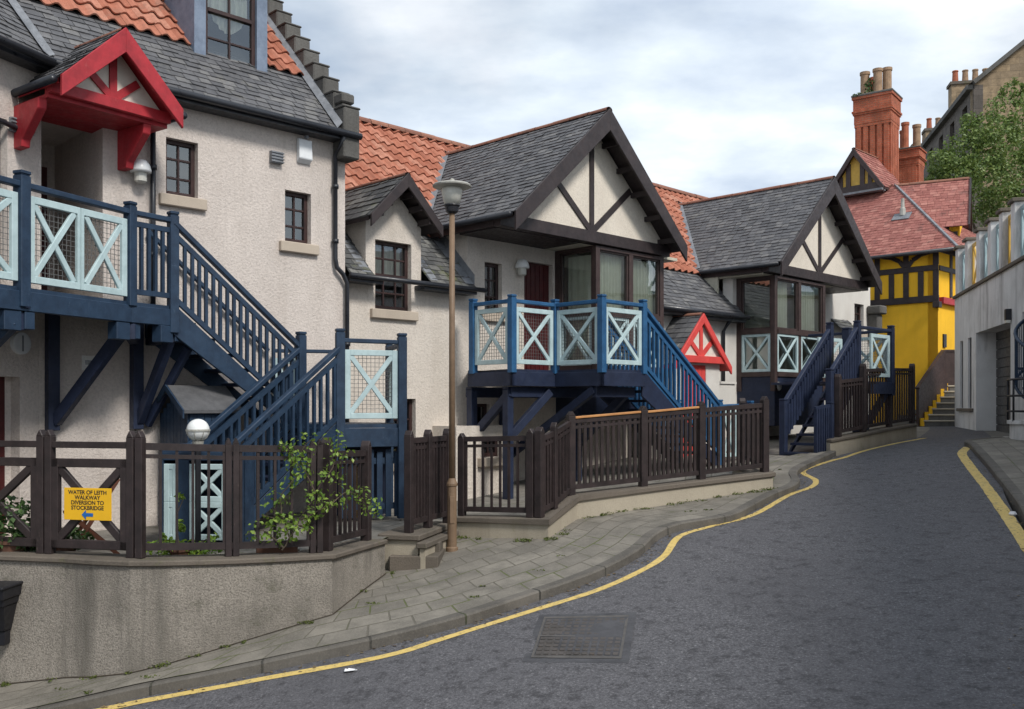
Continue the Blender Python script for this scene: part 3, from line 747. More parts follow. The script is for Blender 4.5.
lw_line = [lwp[0] + (lwp[0] - lwp[1]) * .13, lwp[1], lwp[2], lwp[2].lerp(lwp[3], .5), lwp[3], lw_end]
coped_wall(lw_line, None, .26, 'low_wall', 'low pale stone wall stepping uphill under the brown slatted fence', 'wall', M['stone'], cope=.07, over=.035)
# stone blocks and steps in the gap between the two walls
st = thing('entrance_steps', 'stone step blocks between the two boundary walls behind the lamp post', 'steps', hit(425, 555, 0))
Fs = frame((-1.085, 10.98, 0), (.25, .94))
for (x0, x1, y0, y1, zt) in ((0, 1.25, 0, .46, -1.50), (-.04, 1.1, -.10, -.034, -1.58)):
    mb = MB(); mb.box(Fs, x0, x1, y0, y1, -2.4, zt - .07); mb.build('block', M['stone'], st)
    mb = MB(); mb.box(Fs, x0 - .04, x1 + .04, y0 - .03, y1 + .03, zt - .07, zt); mb.build('slab', M['coping'], st, bevel=.012)
Ft = frame((-1.42, 10.95, 0), (.28, 1.05))
for k, (y0, z) in enumerate(((0, -1.74), (.32, -1.62))):
    mb = MB(); mb.box(frame((-1.45, 10.95 + y0, 0), (1, -.05)), .03, .60, 0, .9, -2.4, z); mb.build('tread', M['coping'], st, bevel=.012)
# ================================================================== HOUSE 1 (left): two walls meeting in a hollow corner under the red canopy
FA = frame((-5.52, 11.08, 0), (.33, .944))          # left wing front: x runs from -5 (out of frame) to 0 (corner)
h1 = thing('terraced_house', 'tall cream roughcast house with crow stepped gable, dormer and red timber canopy', 'house', W(6, 11.74, -1.5))
vB = 11.74; uK, uR, uRe = 3.93, 4.67, 8.23
w1 = (*[u_at(x, vB) for x in (166, 198)],); w1z = (uz(182, 196.5, vB)[1], uz(182, 140, vB)[1])
w2 = (*[u_at(x, vB) for x in (285, 311)],); w2z = (uz(298, 243, vB)[1], uz(298, 191.8, vB)[1])
holes = [(w1[0], w1[1], w1z[0], w1z[1]), (w2[0], w2[1], w2z[0], w2z[1]), (uK + .03, uR, 1.19, 3.45), (4.42, 4.66, .42, .60)]
mb = MB(); mb.wall(FU, [(uK - .4, -2.2), (uRe, -2.2), (uRe, 4.0), (uK - .4, 4.0)], holes, vB, vB + .25); mb.build('wall', M['harl'], h1)
mb = MB(); mb.wall(FA, [(-5, -2.2), (.02, -2.2), (.02, 4.0), (-5, 4.0)], [(-2.2, -.44, 1.3, 3.2), (-1.75, -.27, -1.5, .32)], 0, .25); mb.build('wall', M['harl'], h1)
window(FA, -2.2, -.44, 1.3, 3.2, .10, h1, 2, 4, True)
mb = MB(); mb.box(FA, -1.75, -.27, .16, .22, -1.5, .32); dr = mb.build('door', M['door_red'], h1)
# end wall towards the next house and recess walls
mb = MB(); mb.box(FU, uRe - .25, uRe, vB + .25, 17.5, -2.2, 4.0); mb.build('wall', M['harl'], h1)
mb = MB(); mb.box(FU, uR, uR + .2, vB + .25, vB + 1.6, 1.0, 3.6); mb.box(FU, uK - 1.0, uR + .2, vB + 1.6, vB + 1.75, 1.0, 3.6); mb.box(FU, uK - 1.2, uK + .03, vB + .25, vB + 1.6, 1.0, 3.6); mb.box(FU, uK - .2, uR + .2, vB + .2, vB + 1.7, 3.46, 3.6); mb.build('porch_recess', M['harl'], h1)
mb = MB(); mb.box(FU, uK - .1, uK + .62, vB + 1.53, vB + 1.59, 1.18, 3.15); mb.build('door', M['door_red'], h1)
for (a, z) in ((w1, w1z), (w2, w2z)): window(FU, a[0], a[1], z[0], z[1], vB + .09, h1, 2, 3)
window(FU, 4.42, 4.66, .42, .60, vB + .03, h1, 1, 1, mat=M['white_paint'], sill=False)
# roof of the right wing: slate course at the eaves, pantiles above
def slope_pt(u, y, z0=4.0, v0=11.55): c = 1 / math.sqrt(2.05); return u, v0 + y * .69, z0 + y * .724
sl = Vector((0, 1, 1.05)).normalized()
FR = sframe(W(2.2, 11.52, 3.98), W(1, 0), W(0, 1, 1.05))
HS = 1.40
slates(FR, 0.0, 5.88, HS, M['slate'], 'slate_roof', h1)
FP = sframe(FR @ Vector((0, HS - .06, .012)), W(1, 0), W(0, 1, 1.05))
dormA, dormB = 6.15, 7.28
pantiles(FP, 0.0, 5.86, 4.2, M['pantile'], 'tile_roof', h1, skip=lambda x, y: dormA - .02 < x + 2.2 < dormB + .0 and y < 1.2)
mb = MB(); mb.face([FP @ Vector(p) for p in ((0, 0, -.02), (5.86, 0, -.02), (5.86, 4.3, -.02), (0, 4.3, -.02))]); mb.build('roof_underlay', M['room_dark'], h1)
ridge(FP @ Vector((0, 4.2, .02)), FP @ Vector((5.9, 4.2, .02)), h1, .13)
# back slope closes the house
top = FP @ Vector((0, 4.2, 0)); mb = MB(); a, b = FP @ Vector((0, 4.2, 0)), FP @ Vector((5.9, 4.2, 0)); dn = W(0, 3.0, -3.1)
mb.face([a, b, b + dn, a + dn]); mb.build('back_roof', M['slate'], h1)
# roof of the left wing
exA = FA.to_3x3() @ Vector((1, 0, 0)); upA = FA.to_3x3() @ Vector((0, 1, 1.05))
FRA = sframe(FA @ Vector((-5, -.22, 3.98)), exA, upA)
slates(FRA, 0.0, 5.6, HS, M['slate'], 'slate_roof', h1)
FPA = sframe(FRA @ Vector((0, HS - .06, .012)), exA, upA)
pantiles(FPA, 0.0, 6.6, 3.9, M['pantile'], 'tile_roof', h1)
mb = MB(); mb.face([FPA @ Vector(p) for p in ((0, 0, -.02), (6.4, 0, -.02), (6.4, 4, -.02), (0, 4, -.02))]); mb.build('roof_underlay', M['room_dark'], h1)
# lead valley between the two wings
nA, nB = FRA.to_3x3() @ Vector((0, 0, 1)), FR.to_3x3() @ Vector((0, 0, 1)); vd = nB.cross(nA).normalized(); vd = vd if vd.z > 0 else -vd
pA, pB = FRA @ Vector((5, 0, 0)), FR @ Vector((0, 0, 0))
# point on both planes at eave height
def meet(z):
    a1, b1, c1 = nA.x, nA.y, nA.dot(pA) - nA.z * z; a2, b2, c2 = nB.x, nB.y, nB.dot(pB) - nB.z * z; D = a1 * b2 - a2 * b1
    return Vector(((c1 * b2 - c2 * b1) / D, (a1 * c2 - a2 * c1) / D, z))
v0_, v1_ = meet(4.0), meet(7.2); mb = MB(); sd = (v1_ - v0_).cross(Vector((0, 0, 1))).normalized() * .07
mb.face([v0_ - sd + Vector((0, 0, .07)), v0_ + Vector((0, 0, .035)), v1_ + Vector((0, 0, .035)), v1_ - sd + Vector((0, 0, .07))]); mb.face([v0_ + Vector((0, 0, .035)), v0_ + sd + Vector((0, 0, .07)), v1_ + sd + Vector((0, 0, .07)), v1_ + Vector((0, 0, .035))])
mb.build('lead_valley', M['lead'], h1, recalc=False)
# crow stepped gable
def roofz(v): return 3.98 + (v - 11.52) * 1.05
uG0, uG1 = 8.02, 8.30
pts = [(11.5, 3.55), (11.5, 4.32)]; v = 11.5; k = 0
mb = MB(); FG = frame(W(uG0, 0), (-1, 1))          # x = depth v, y towards -u (so use negative y for +u)
prof = [(11.46, 3.6)]
v, z = 11.46, roofz(11.46) + .42
while v < 15.6:
    prof.append((v, z)); v += .262; prof.append((v, z)); z += .275
prof.append((v, z - .3)); prof.append((v, 3.6))
mb.prism(FG, prof, 0, -(uG1 - uG0)); cg = mb.build('stepped_gable', M['dark_stone'], h1, bevel=.02)
v, z = 11.46, roofz(11.46) + .42
while v < 15.4:
    cb = MB(); cb.box(FG, v - .006, v + .262 + .0, -(uG1 - uG0) - .012, .012, z - .002, z + .03); cb.build('step_cap', M['dark_stone'], cg, bevel=.012); v += .262; z += .275
mb = MB(); mb.box(FU, 8.06, 8.225, 11.58, 11.78, 4.05, 4.42); mb.box(FU, 8.03, 8.25, 11.52, 11.80, 4.42, 4.56); mb.box(FU, 8.05, 8.235, 11.55, 11.80, 4.37, 4.42); mb.build('skewputt', M['dark_stone'], h1, bevel=.02)
mb = MB()
a, b = Vector(W(7.93, 11.5, roofz(11.5) + .05)), Vector(W(7.93, 15.0, roofz(15.0) + .05)); c, d = W(8.03, 15, roofz(15) + .16), W(8.03, 11.5, roofz(11.5) + .16)
mb.face([a, d, c, b]); mb.build('lead_flashing', M['lead'], h1, recalc=False)
# eaves gutters and fascia
mb = MB(); mb.tube([W(2.6, 11.44, 3.94), W(8.30, 11.44, 3.94)], .05, 8); mb.build('gutter', M['gutter'], h1, smooth=True)
mb = MB(); mb.box(FU, 4.0, 8.30, 11.50, 11.74, 3.86, 3.96); mb.build('fascia', M['gutter'], h1)
mb = MB(); mb.tube([FA @ Vector((-5, -.30, 3.93)), FA @ Vector((-.05, -.30, 3.93))], .05, 8); mb.build('gutter', M['gutter'], h1, smooth=True)
mb = MB(); mb.box(FA, -5, -.02, -.22, 0, 3.86, 3.96); mb.build('fascia', M['gutter'], h1)
# dormer
dz0 = 4.72; vD = 12.33; dm = MB()
dm.box(FU, dormA, dormA + .17, vD, vD + .12, dz0 - .08, 6.55); dm.box(FU, dormB - .17, dormB, vD, vD + .12, dz0 - .08, 6.55); dm.box(FU, dormA + .17, dormB - .17, vD, vD + .12, 6.30, 6.55)
dm.box(FU, dormA + .17, dormB - .17, vD - .03, vD + .12, dz0 - .08, dz0 + .04)
for ux in (dormA, dormB - .05):
    dm.prism(frame(W(ux, 0), (-1, 1)), [(vD + .12, dz0 - .1), (vD + .12, 6.55), (vD + 2.1, 6.55)], 0, -.05)
dor = dm.build('dormer', M['blue_grey'], h1)
window(FU, dormA + .17, dormB - .17, dz0 + .04, 6.30, vD + .05, dor, 2, 4, True, sill=False, nested=True, curtain=0)
cloth(FU, dormA + .25, dormB - .25, 5.30, 6.25, vD + .135, dor, swag=.3)
sb = MB()
gable_roof(dor, FU, dormA - .16, dormB + .16, (dormA + dormB) / 2, 6.50, 7.25, vD - .2, vD + 2.9, M['slate'], board=.22, gutters='', ridge_r=.07, blocks=False)
mb = MB(); mb.prism(FU, [(dormA, 6.5), (dormB, 6.5), ((dormA + dormB) / 2, 7.1)], vD, vD + .1); mb.build('gable_panel', M['harl'], dor)
mb = MB(); mb.box(FU, dormA - .05, dormB + .05, vD - .14, vD + .0, dz0 - .115, dz0 - .08); mb.build('lead_apron', M['lead'], dor)
# vents, alarm, pipes
mb = MB(); p = uz(275, 158, vB); mb.box(FU, p[0] - .09, p[0] + .09, vB - .07, vB - .001, p[1] - .08, p[1] + .08)
for k in range(4): mb.box(FU, p[0] - .10, p[0] + .10, vB - .085, vB - .06, p[1] - .07 + k * .042, p[1] - .055 + k * .042)
mb.build('air_vent', M['lead'], h1)
mb = MB(); mb.box(FA, -.42, -.14, -.05, -.001, 3.17 - .09, 3.17 + .07)
for k in range(4): mb.box(FA, -.43, -.13, -.07, -.04, 3.10 + k * .04, 3.115 + k * .04)
mb.build('air_vent', M['lead'], h1)
mb = MB(); c = FA @ Vector((-.28, -.06, .78)); Fv = FA @ Matrix.Translation((-.28, 0, .70)) @ Matrix.Rotation(math.radians(90), 4, 'X'); mb.lathe(None, [(.125, .0), (.125, .05), (.10, .055)], 20, Fv); rv = mb.build('round_vent', M['alarm_white'], h1, smooth=False)
mb = MB(); mb.box(FA, -.29, -.27, -.062, -.056, .61, .79); mb.build('vent_flap', M['lead'], rv)
dpx = u_at(333, vB)
pipe(h1, [W(dpx, 11.46, 3.90), W(dpx, 11.55, 3.78), W(dpx, vB - .06, 3.66), W(dpx, vB - .06, 2.15), W(dpx + .02, vB - .07, 2.02), W(dpx + .12, vB - .08, 1.93), W(dpx + .20, vB - .07, 1.80), W(dpx + .20, vB - .07, -1.5)], .034, clips=[W(dpx, vB - .06, 3.2), W(dpx, vB - .06, 2.4), W(dpx + .2, vB - .07, .9)])
dpx = u_at(151, vB); pipe(h1, [W(dpx, vB - .06, 3.55), W(dpx, vB - .06, 1.2)], .033, clips=[W(dpx, vB - .06, 3.0), W(dpx, vB - .06, 1.9)])
pipe(h1, [FA @ Vector((-2.2, -.06, 3.30)), FA @ Vector((-.35, -.06, 3.12)), FA @ Vector((-.16, -.08, 3.14)), FA @ Vector((-.12, -.10, 3.32))], .03)
# red canopy over the stair head
FC = frame((-4.872, 10.3, 0), (.871, 1.2)); Lc = math.hypot(.871, 1.2)
cano = []
rp = M['red']
xa = Lc * .49
gable_roof(h1, FC, -.03, Lc + .0, xa, 3.56, 4.31, 0, 2.6, M['slate'], board=.22, boardmat=rp, soffit=rp, gutters='lr', ridge_r=.05, h=.11, w=.16, blocks=False)
gable_timbers(h1, FC, .1, Lc - .12, xa, 3.56, 4.20, .24, rp, M['cream_infill'], beam_h=.13, beamx=(-.02, Lc - .02), t=.09, edge=.14, strut=.5)
mb = MB(); mb.box(FC, -.02, Lc - .02, .26, 1.2, 3.385, 3.43); mb.build('canopy_ceiling', rp, h1)
for bp in (FA @ Vector((-.30, 0, 0)), W(4.90, vB)):
    mb = MB(); mb.prism(frame(bp, (.809, -.587)), [(-.05, 3.385), (.56, 3.385), (.54, 3.27), (.20, 2.98), (.18, 2.90), (-.05, 2.90)], -.05, .05); mb.build('canopy_bracket', rp, h1, bevel=.008)

# ================================================================== BALCONY AND STAIRS OF HOUSE 1
b1 = thing('timber_balcony', 'large navy timber balcony with pale cross panels and a dog leg stair on the left', 'balcony', (-4.0, 10.5, -1.5))
bl = M['blue']
pD = [Vector((-5.95, 6.6, 0)), Vector((-4.9, 9.5, 0)), Vector((-4.36, 10.85, 0)), Vector((-4.05, 11.35, 0))]
zD = 1.18
deck = [pD[0], pD[1], pD[2], pD[3], W(5.16, vB), W(uK, vB), FA @ Vector((0, -.005, 0)), FA @ Vector((-5, -.005, 0))]
mb = MB(); mb.slab(Matrix(), [(p.x, p.y) for p in deck], zD - .04, zD); mb.build('deck', bl, b1)
mb = MB()
I = Matrix()
for a, b in zip(pD, pD[1:]):
    F = frame(a, b - a); L = (b - a).length; mb.box(F, 0, L, -.03, .03, zD - .24, zD - .042)
mb.build('fascia', bl, b1, bevel=.006)
for t in range(0, 9):
    p = pD[0].lerp(pD[1], t / 8); board(b1, Vector((p.x + .06, p.y, zD - .13)), FA @ Vector((-5 + t * .48, -.02, zD - .13)), .05, .16, M['blue_dark'], 'joist')
for pa_, pb2 in ((pD[2], W(5.05, vB - .02)), (pD[1], FA @ Vector((-1.2, -.02, 0))), (pD[3] + Vector((-.03, 0, 0)), W(5.25, vB - .02))):
    board(b1, pa_ + Vector((0, 0, zD - .34)), pb2 + Vector((0, 0, zD - .34)), .11, .18, M['blue_dark'], 'joist')

post(b1, pD[1], zD - .20, zD + 1.16, bl, .12, (.35, 1)); post(b1, pD[2], zD - .05, zD + 1.14, bl, .11, (.4, 1)); post(b1, pD[3], zD - .32, zD + 1.13, bl, .11, (1, 1))
for a, b, n in ((pD[0], pD[1], 3), (pD[1], pD[2], 2)):
    d = (b - a).normalized() * .06
    wall_panel_x(b1, a + d, b - d, zD + .05, zD + .93, n); rail(b1, a + Vector((0, 0, zD + 1.02)), b + Vector((0, 0, zD + 1.02)), .09, .06, bl)
rail(b1, pD[2] + Vector((0, 0, zD + 1.02)), pD[3] + Vector((0, 0, zD + 1.02)), .09, .06, bl)
balusters(b1, pD[2], pD[3], zD, zD, .12, .90, bl, sp=.10)
# corner blocks under the posts and struts off the wall
for p in (pD[1], pD[2], pD[3]):
    F = frame((p.x, p.y, 0), (.4, 1)); mb = MB(); mb.box(F, -.22, -.02, -.02, .12, zD - .44, zD - .242); mb.box(F, .02, .14, -.02, .10, zD - .42, zD - .242); mb.build('corbel', bl, b1, bevel=.006)
for wp, zt in ((W(4.06, vB - .07), .90), (W(5.06, vB - .07), .90)):
    post(b1, wp, -.30, zD - .045, M['blue_dark'], .13, (1, 1), name='wall_post')
brace(b1, W(4.08, vB - .10, -.20), pD[2] + Vector((-.12, .06, .84)), .10, .13, M['blue_dark'])
brace(b1, W(5.08, vB - .10, -.20), pD[3] + Vector((-.05, .05, .80)), .09, .12, M['blue_dark'])
brace(b1, W(5.20, vB - .06, -.25), W(5.42, vB - .72, .70), .07, .10, M['blue_dark'])
brace(b1, FA @ Vector((-1.55, -.06, -.1)), pD[1] + Vector((-.05, -.05, .85)), .12, .14, bl)
# upper flight
A, B = W(5.16, 10.87), W(6.92, 10.87); zL = -.25
stair(b1, A, B, zD, zL, .80, bl, 7, M['blue_dark'])
post(b1, B, zL - .35, zL + 1.22, bl, .11)
rail(b1, A + Vector((0, 0, zD + 1.0)), B + Vector((0, 0, zL + 1.0)), .085, .06, bl)
balusters(b1, A, B, zD, zL, .10, .86, bl, sp=.095)
A2, B2 = W(5.2, 11.66), W(6.9, 11.66); rail(b1, A2 + Vector((0, 0, zD + 1.0)), B2 + Vector((0, 0, zL + 1.0)), .06, .05, bl)
# landing
L1, L2, L3 = B, Vector((-2.23, 12.32, 0)), Vector((-1.46, 12.60, 0)); L4 = Vector((-1.75, 13.55, 0)); L5 = W(7.9, vB)
mb = MB(); mb.slab(I, [(p.x, p.y) for p in (L1, L2, L3, L4, L5, W(6.92, vB))], zL - .05, zL); mb.build('deck', bl, b1)
mb = MB()
for a, b in ((L1, L2), (L2, L3), (L3, L4)):
    F = frame(a, b - a); mb.box(F, 0, (b - a).length, -.03, .03, zL - .30, zL - .052)
mb.build('fascia', bl, b1, bevel=.006)
d = (L3 - L2).normalized() * .055
post(b1, L2, zL - .5, zL + 1.24, bl, .115, L3 - L2); post(b1, L3, -1.5, zL + 1.20, bl, .115, L3 - L2); post(b1, L4, -1.4, zL + 1.15, bl, .10, L3 - L2)
wall_panel_x(b1, L2 + d, L3 - d, zL + .07, zL + .97, 1); rail(b1, L2 + Vector((0, 0, zL + 1.09)), L3 + Vector((0, 0, zL + 1.08)), .08, .055, bl)
d = (L4 - L3).normalized() * .055
wall_panel_x(b1, L3 + d, L4 - d, zL + .07, zL + .93, 1); rail(b1, L3 + Vector((0, 0, zL + 1.05)), L4 + Vector((0, 0, zL + 1.05)), .08, .055, bl)
Lm = W(7.35, 11.62); post(b1, Lm, zL, zL + 1.13, bl, .09); rail(b1, W(6.95, 11.62, zL + 1.0), L4 + Vector((0, 0, zL + 1.0)), .07, .05, bl)
wall_panel_x(b1, W(6.95, 11.62), Lm, zL + .1, zL + .9, 1)
# lower flight coming back towards the street
dS = Vector((-.57, -.82, 0)).normalized(); run = 1.80; zY = -1.5
A, B = L2 + dS * .05, L2 + dS * run
stair(b1, A, B, zL, zY, -.72, bl, 7, M['blue_dark'])
post(b1, B, zY, zY + 1.05, bl, .10, dS)
rail(b1, L2 + Vector((0, 0, zL + 1.0)), B + Vector((0, 0, zY + .98)), .085, .06, bl); balusters(b1, A, B, zL, zY, .10, .84, bl, sp=.12)
off = Vector((dS.y, -dS.x, 0)) * .70 * 1
A3, B3 = L1 + dS * .02, L1 + dS * run
rail(b1, A3 + Vector((0, 0, zL + 1.0)), B3 + Vector((0, 0, zY + .98)), .085, .06, bl); balusters(b1, A3, B3, zL, zY, .10, .84, bl, sp=.12); post(b1, B3, zY, zY + 1.05, bl, .10, dS)
# slatted store below the landing
mb = MB(); F = frame(L2, L3 - L2); LL = (L3 - L2).length
n = 7
for k in range(n): mb.box(F, .03 + k * LL / n, .03 + k * LL / n + .075, .06, .09, -1.48, -.62 + .03 * (k % 2))
mb.box(F, 0, LL, .09, .13, -.78, -.70); mb.box(F, 0, LL, .09, .13, -1.38, -1.30); mb.build('slatted_gate', bl, b1)
mb = MB(); mb.box(F, .02, LL - .02, .55, .58, -1.5, -.56); mb.build('back_board', M['blue_dark'], b1)
mb = MB(); mb.box(F, .16, .30, .22, .42, -1.5, -.85); mb.box(F, .15, .31, .21, .43, -.85, -.80); tag(mb.build('grit_bin', M['yellow_paint'], bevel=.02), 'yellow bin behind the navy slats below the landing', 'bin')

# ================================================================== HOUSE 2: low eaves with wall-head dormer, and the big gabled wing
vC = 11.95; EZ = 1.95
h2 = thing('gabled_house', 'cream house with big dark timbered gable, glazed bay and small wall head dormer', 'house', W(11, vC, -1.5))
FU2 = FU
c1, c2 = 8.94, 9.66; uw0, uw1 = 11.28, 11.70
lowwin = (10.98, 11.42, -.72, .02)
outl = [(uRe, -2.2), (15.5, -2.2), (15.5, 1.92), (15.15, 3.05), (10.87, 3.05), (10.87, 1.92), (9.86, 1.92), (9.86, 2.86), (9.31, 3.42), (8.76, 2.86), (8.76, 1.92), (uRe, 1.92)]
hl = [(c1, c2, 1.50, 2.58), (uw0, uw1, 1.6, 2.48), (12.26, 13.02, .575, 2.60), lowwin, (9.2, 9.75, -.9, .1)]
mb = MB(); mb.wall(FU, outl, hl, vC, vC + .25); mb.build('wall', M['harl_pale'], h2)
window(FU, c1, c2, 1.50, 2.58, vC + .09, h2, 3, 4, True, curtain=.5); window(FU, uw0, uw1, 1.6, 2.48, vC + .09, h2, 2, 3)
window(FU, *lowwin, vC + .09, h2, 2, 2); window(FU, 9.2, 9.75, -.9, .1, vC + .09, h2, 2, 3)
mb = MB(); mb.box(FU, 12.26, 13.02, vC + .10, vC + .16, .575, 2.60)
for k in range(6): mb.box(FU, 12.30 + k * .115, 12.40 + k * .115, vC + .088, vC + .105, .62, 2.56)
dd = mb.build('door', M['door_red'], h2); mb = MB(); mb.box(FU, 12.94, 12.97, vC + .05, vC + .085, 1.5, 1.62); mb.build('handle', M['lead'], dd)
# cheeks of wall head dormer and side wall of wing
for ux in (8.76, 9.81):
    mb = MB(); mb.prism(frame(W(ux, 0), (-1, 1)), [(vC + .25, 1.9), (vC + .25, 2.86), (vC + 1.15, 2.86)], 0, -.05); mb.build('dormer_cheek', M['harl_pale'], h2)
mb = MB(); mb.prism(frame(W(10.87, 0), (-1, 1)), [(vC + .25, 1.2), (vC + .25, 3.05), (vC + 1.3, 3.05)], 0, -.18); mb.build('wall', M['harl_pale'], h2)
# main roof: slates then pantiles
def main_roof(h, u0, u1, ve, tag_m=None):
    F = sframe(W(u0, ve, EZ), W(1, 0), W(0, 1, 1)); L = u1 - u0
    return F, L
F, L = main_roof(h2, 8.30, 15.9, 11.70)
for ua_, ub_ in ((8.30, 8.755), (9.865, 10.86)): slates(F, ua_ - 8.30, ub_ - 8.30, 1.40, M['slate_moss'], 'slate_roof', h2)
Fp = sframe(F @ Vector((0, 1.34, .012)), W(1, 0), W(0, 1, 1)); pantiles(Fp, 0, L, 3.75, M['pantile'], 'tile_roof', h2)
mb = MB(); mb.face([Fp @ Vector(p) for p in ((0, 0, -.03), (L, 0, -.03), (L, 3.8, -.03), (0, 3.8, -.03))]); a, b = Fp @ Vector((0, 3.75, 0)), Fp @ Vector((L, 3.75, 0)); dn = W(0, 3.5, -3.5); mb.face([a, b, b + dn, a + dn]); mb.build('roof_underlay', M['room_dark'], h2)
ridge(a + Vector((0, 0, .03)), b + Vector((0, 0, .03)), h2, .13)
mb = MB(); mb.tube([W(8.26, 11.65, EZ - .02), W(11.02, 11.65, EZ - .02)], .040, 8); mb.build('gutter', M['gutter'], h2, smooth=True)
for ua_, ub_ in ((8.28, 8.90), (9.72, 10.86)): mb = MB(); mb.box(FU, ua_, ub_, 11.69, 11.94, EZ - .10, EZ - .03); mb.build('eaves_board', M['gutter'], h2)
# soil vent pipe on the pantiles
q = Fp @ Vector((.92, 2.05, 0)); pipe(h2, [q + Vector((0, 0, -.1)), q + Vector((0, 0, .42))], .055, 'vent_pipe', M['gutter']); mb = MB(); mb.lathe(q + Vector((0, 0, .0)), [(.13, -.06), (.10, .10), (.06, .13)], 12); mb.build('lead_slate', M['lead'], h2)
# wall head dormer roof
gable_roof(h2, FU, 8.60, 10.02, 9.31, 2.86, 3.60, 11.62, 14.2, M['slate_moss'], board=.17, gutters='', ridge_r=.06, h=.15, w=.22, blocks=(.25, .5, .75), wing=.3)
mb = MB()
for (ux, s) in ((8.72, -1), (9.90, 1)):
    a, b = W(ux, 11.75, EZ + .07), W(ux, 12.75, EZ + 1.07); o = W(.16 * s, 0, .0); mb.face([a, a + o, b + o, b]) if s > 0 else mb.face([a + o, a, b, b + o])
mb.build('lead_flashing', M['lead'], h2)
mb = MB(); a, b = W(10.86, 11.75, EZ + .08), W(10.86, 13.1, EZ + 1.42); mb.face([a + W(-.2, 0), a, b, b + W(-.2, 0)]); mb.face([a, a + Vector((0, 0, .16)), b + Vector((0, 0, .16)), b]); mb.build('lead_flashing', M['lead'], h2)
# gabled wing
G2 = dict(l=10.60, r=15.27, a=12.94, zf=3.05, za=5.17, vf=10.55, vw=10.95)
def wing(h, G, vback, slate, bay, tone):
    gable_roof(h, FU, G['l'], G['r'], G['a'], G['zf'], G['za'], G['vf'], vback, slate, board=.30, wing=.4, ridge_r=.085, thick=.09)
    sl = (G['za'] - G['zf']) / (G['a'] - G['l'])
    zb = G['zf'] + .04; dz = .12
    gable_timbers(h, FU, G['l'] + .12, G['r'] - .12, G['a'], zb, G['za'] - .16, G['vw'], M['brown'], M['plaster'], beam_h=.21, beamx=(G['l'] + .03, G['r'] - .03), t=.11, edge=.14, strut=.50)
    # flat timber soffit over the porch, eaves beams
    mb = MB(); mb.box(FU, G['l'] + .1, G['r'] - .1, G['vw'] + .10, G['vd'], zb - .22, zb - .16); mb.build('porch_soffit', M['brown'], h)
    for x in (G['l'] + .02, G['r'] - .10):
        mb = MB(); mb.box(FU, x, x + .08, G['vw'] + .10, vback - 1.6, zb - .20, zb - .02); mb.build('eaves_beam', M['brown'], h)
    # lead valleys
    for xf, s in ((G['l'], -1), (G['r'], 1)):
        v0 = bay['ve'] + (G['zf'] - EZ); v1 = bay['ve'] + (G['za'] - EZ)
        a, b = W(xf, v0, G['zf'] + .06), W(G['a'], v1, G['za'] + .06); d = (b - a).cross(Vector((0, 0, 1))).normalized() * .10
        mb = MB(); mb.face([a - d + Vector((0, 0, .035)), a, b, b - d + Vector((0, 0, .035))]); mb.face([a, a + d + Vector((0, 0, .035)), b + d + Vector((0, 0, .035)), b]); mb.build('lead_valley', M['lead'], h, recalc=False)
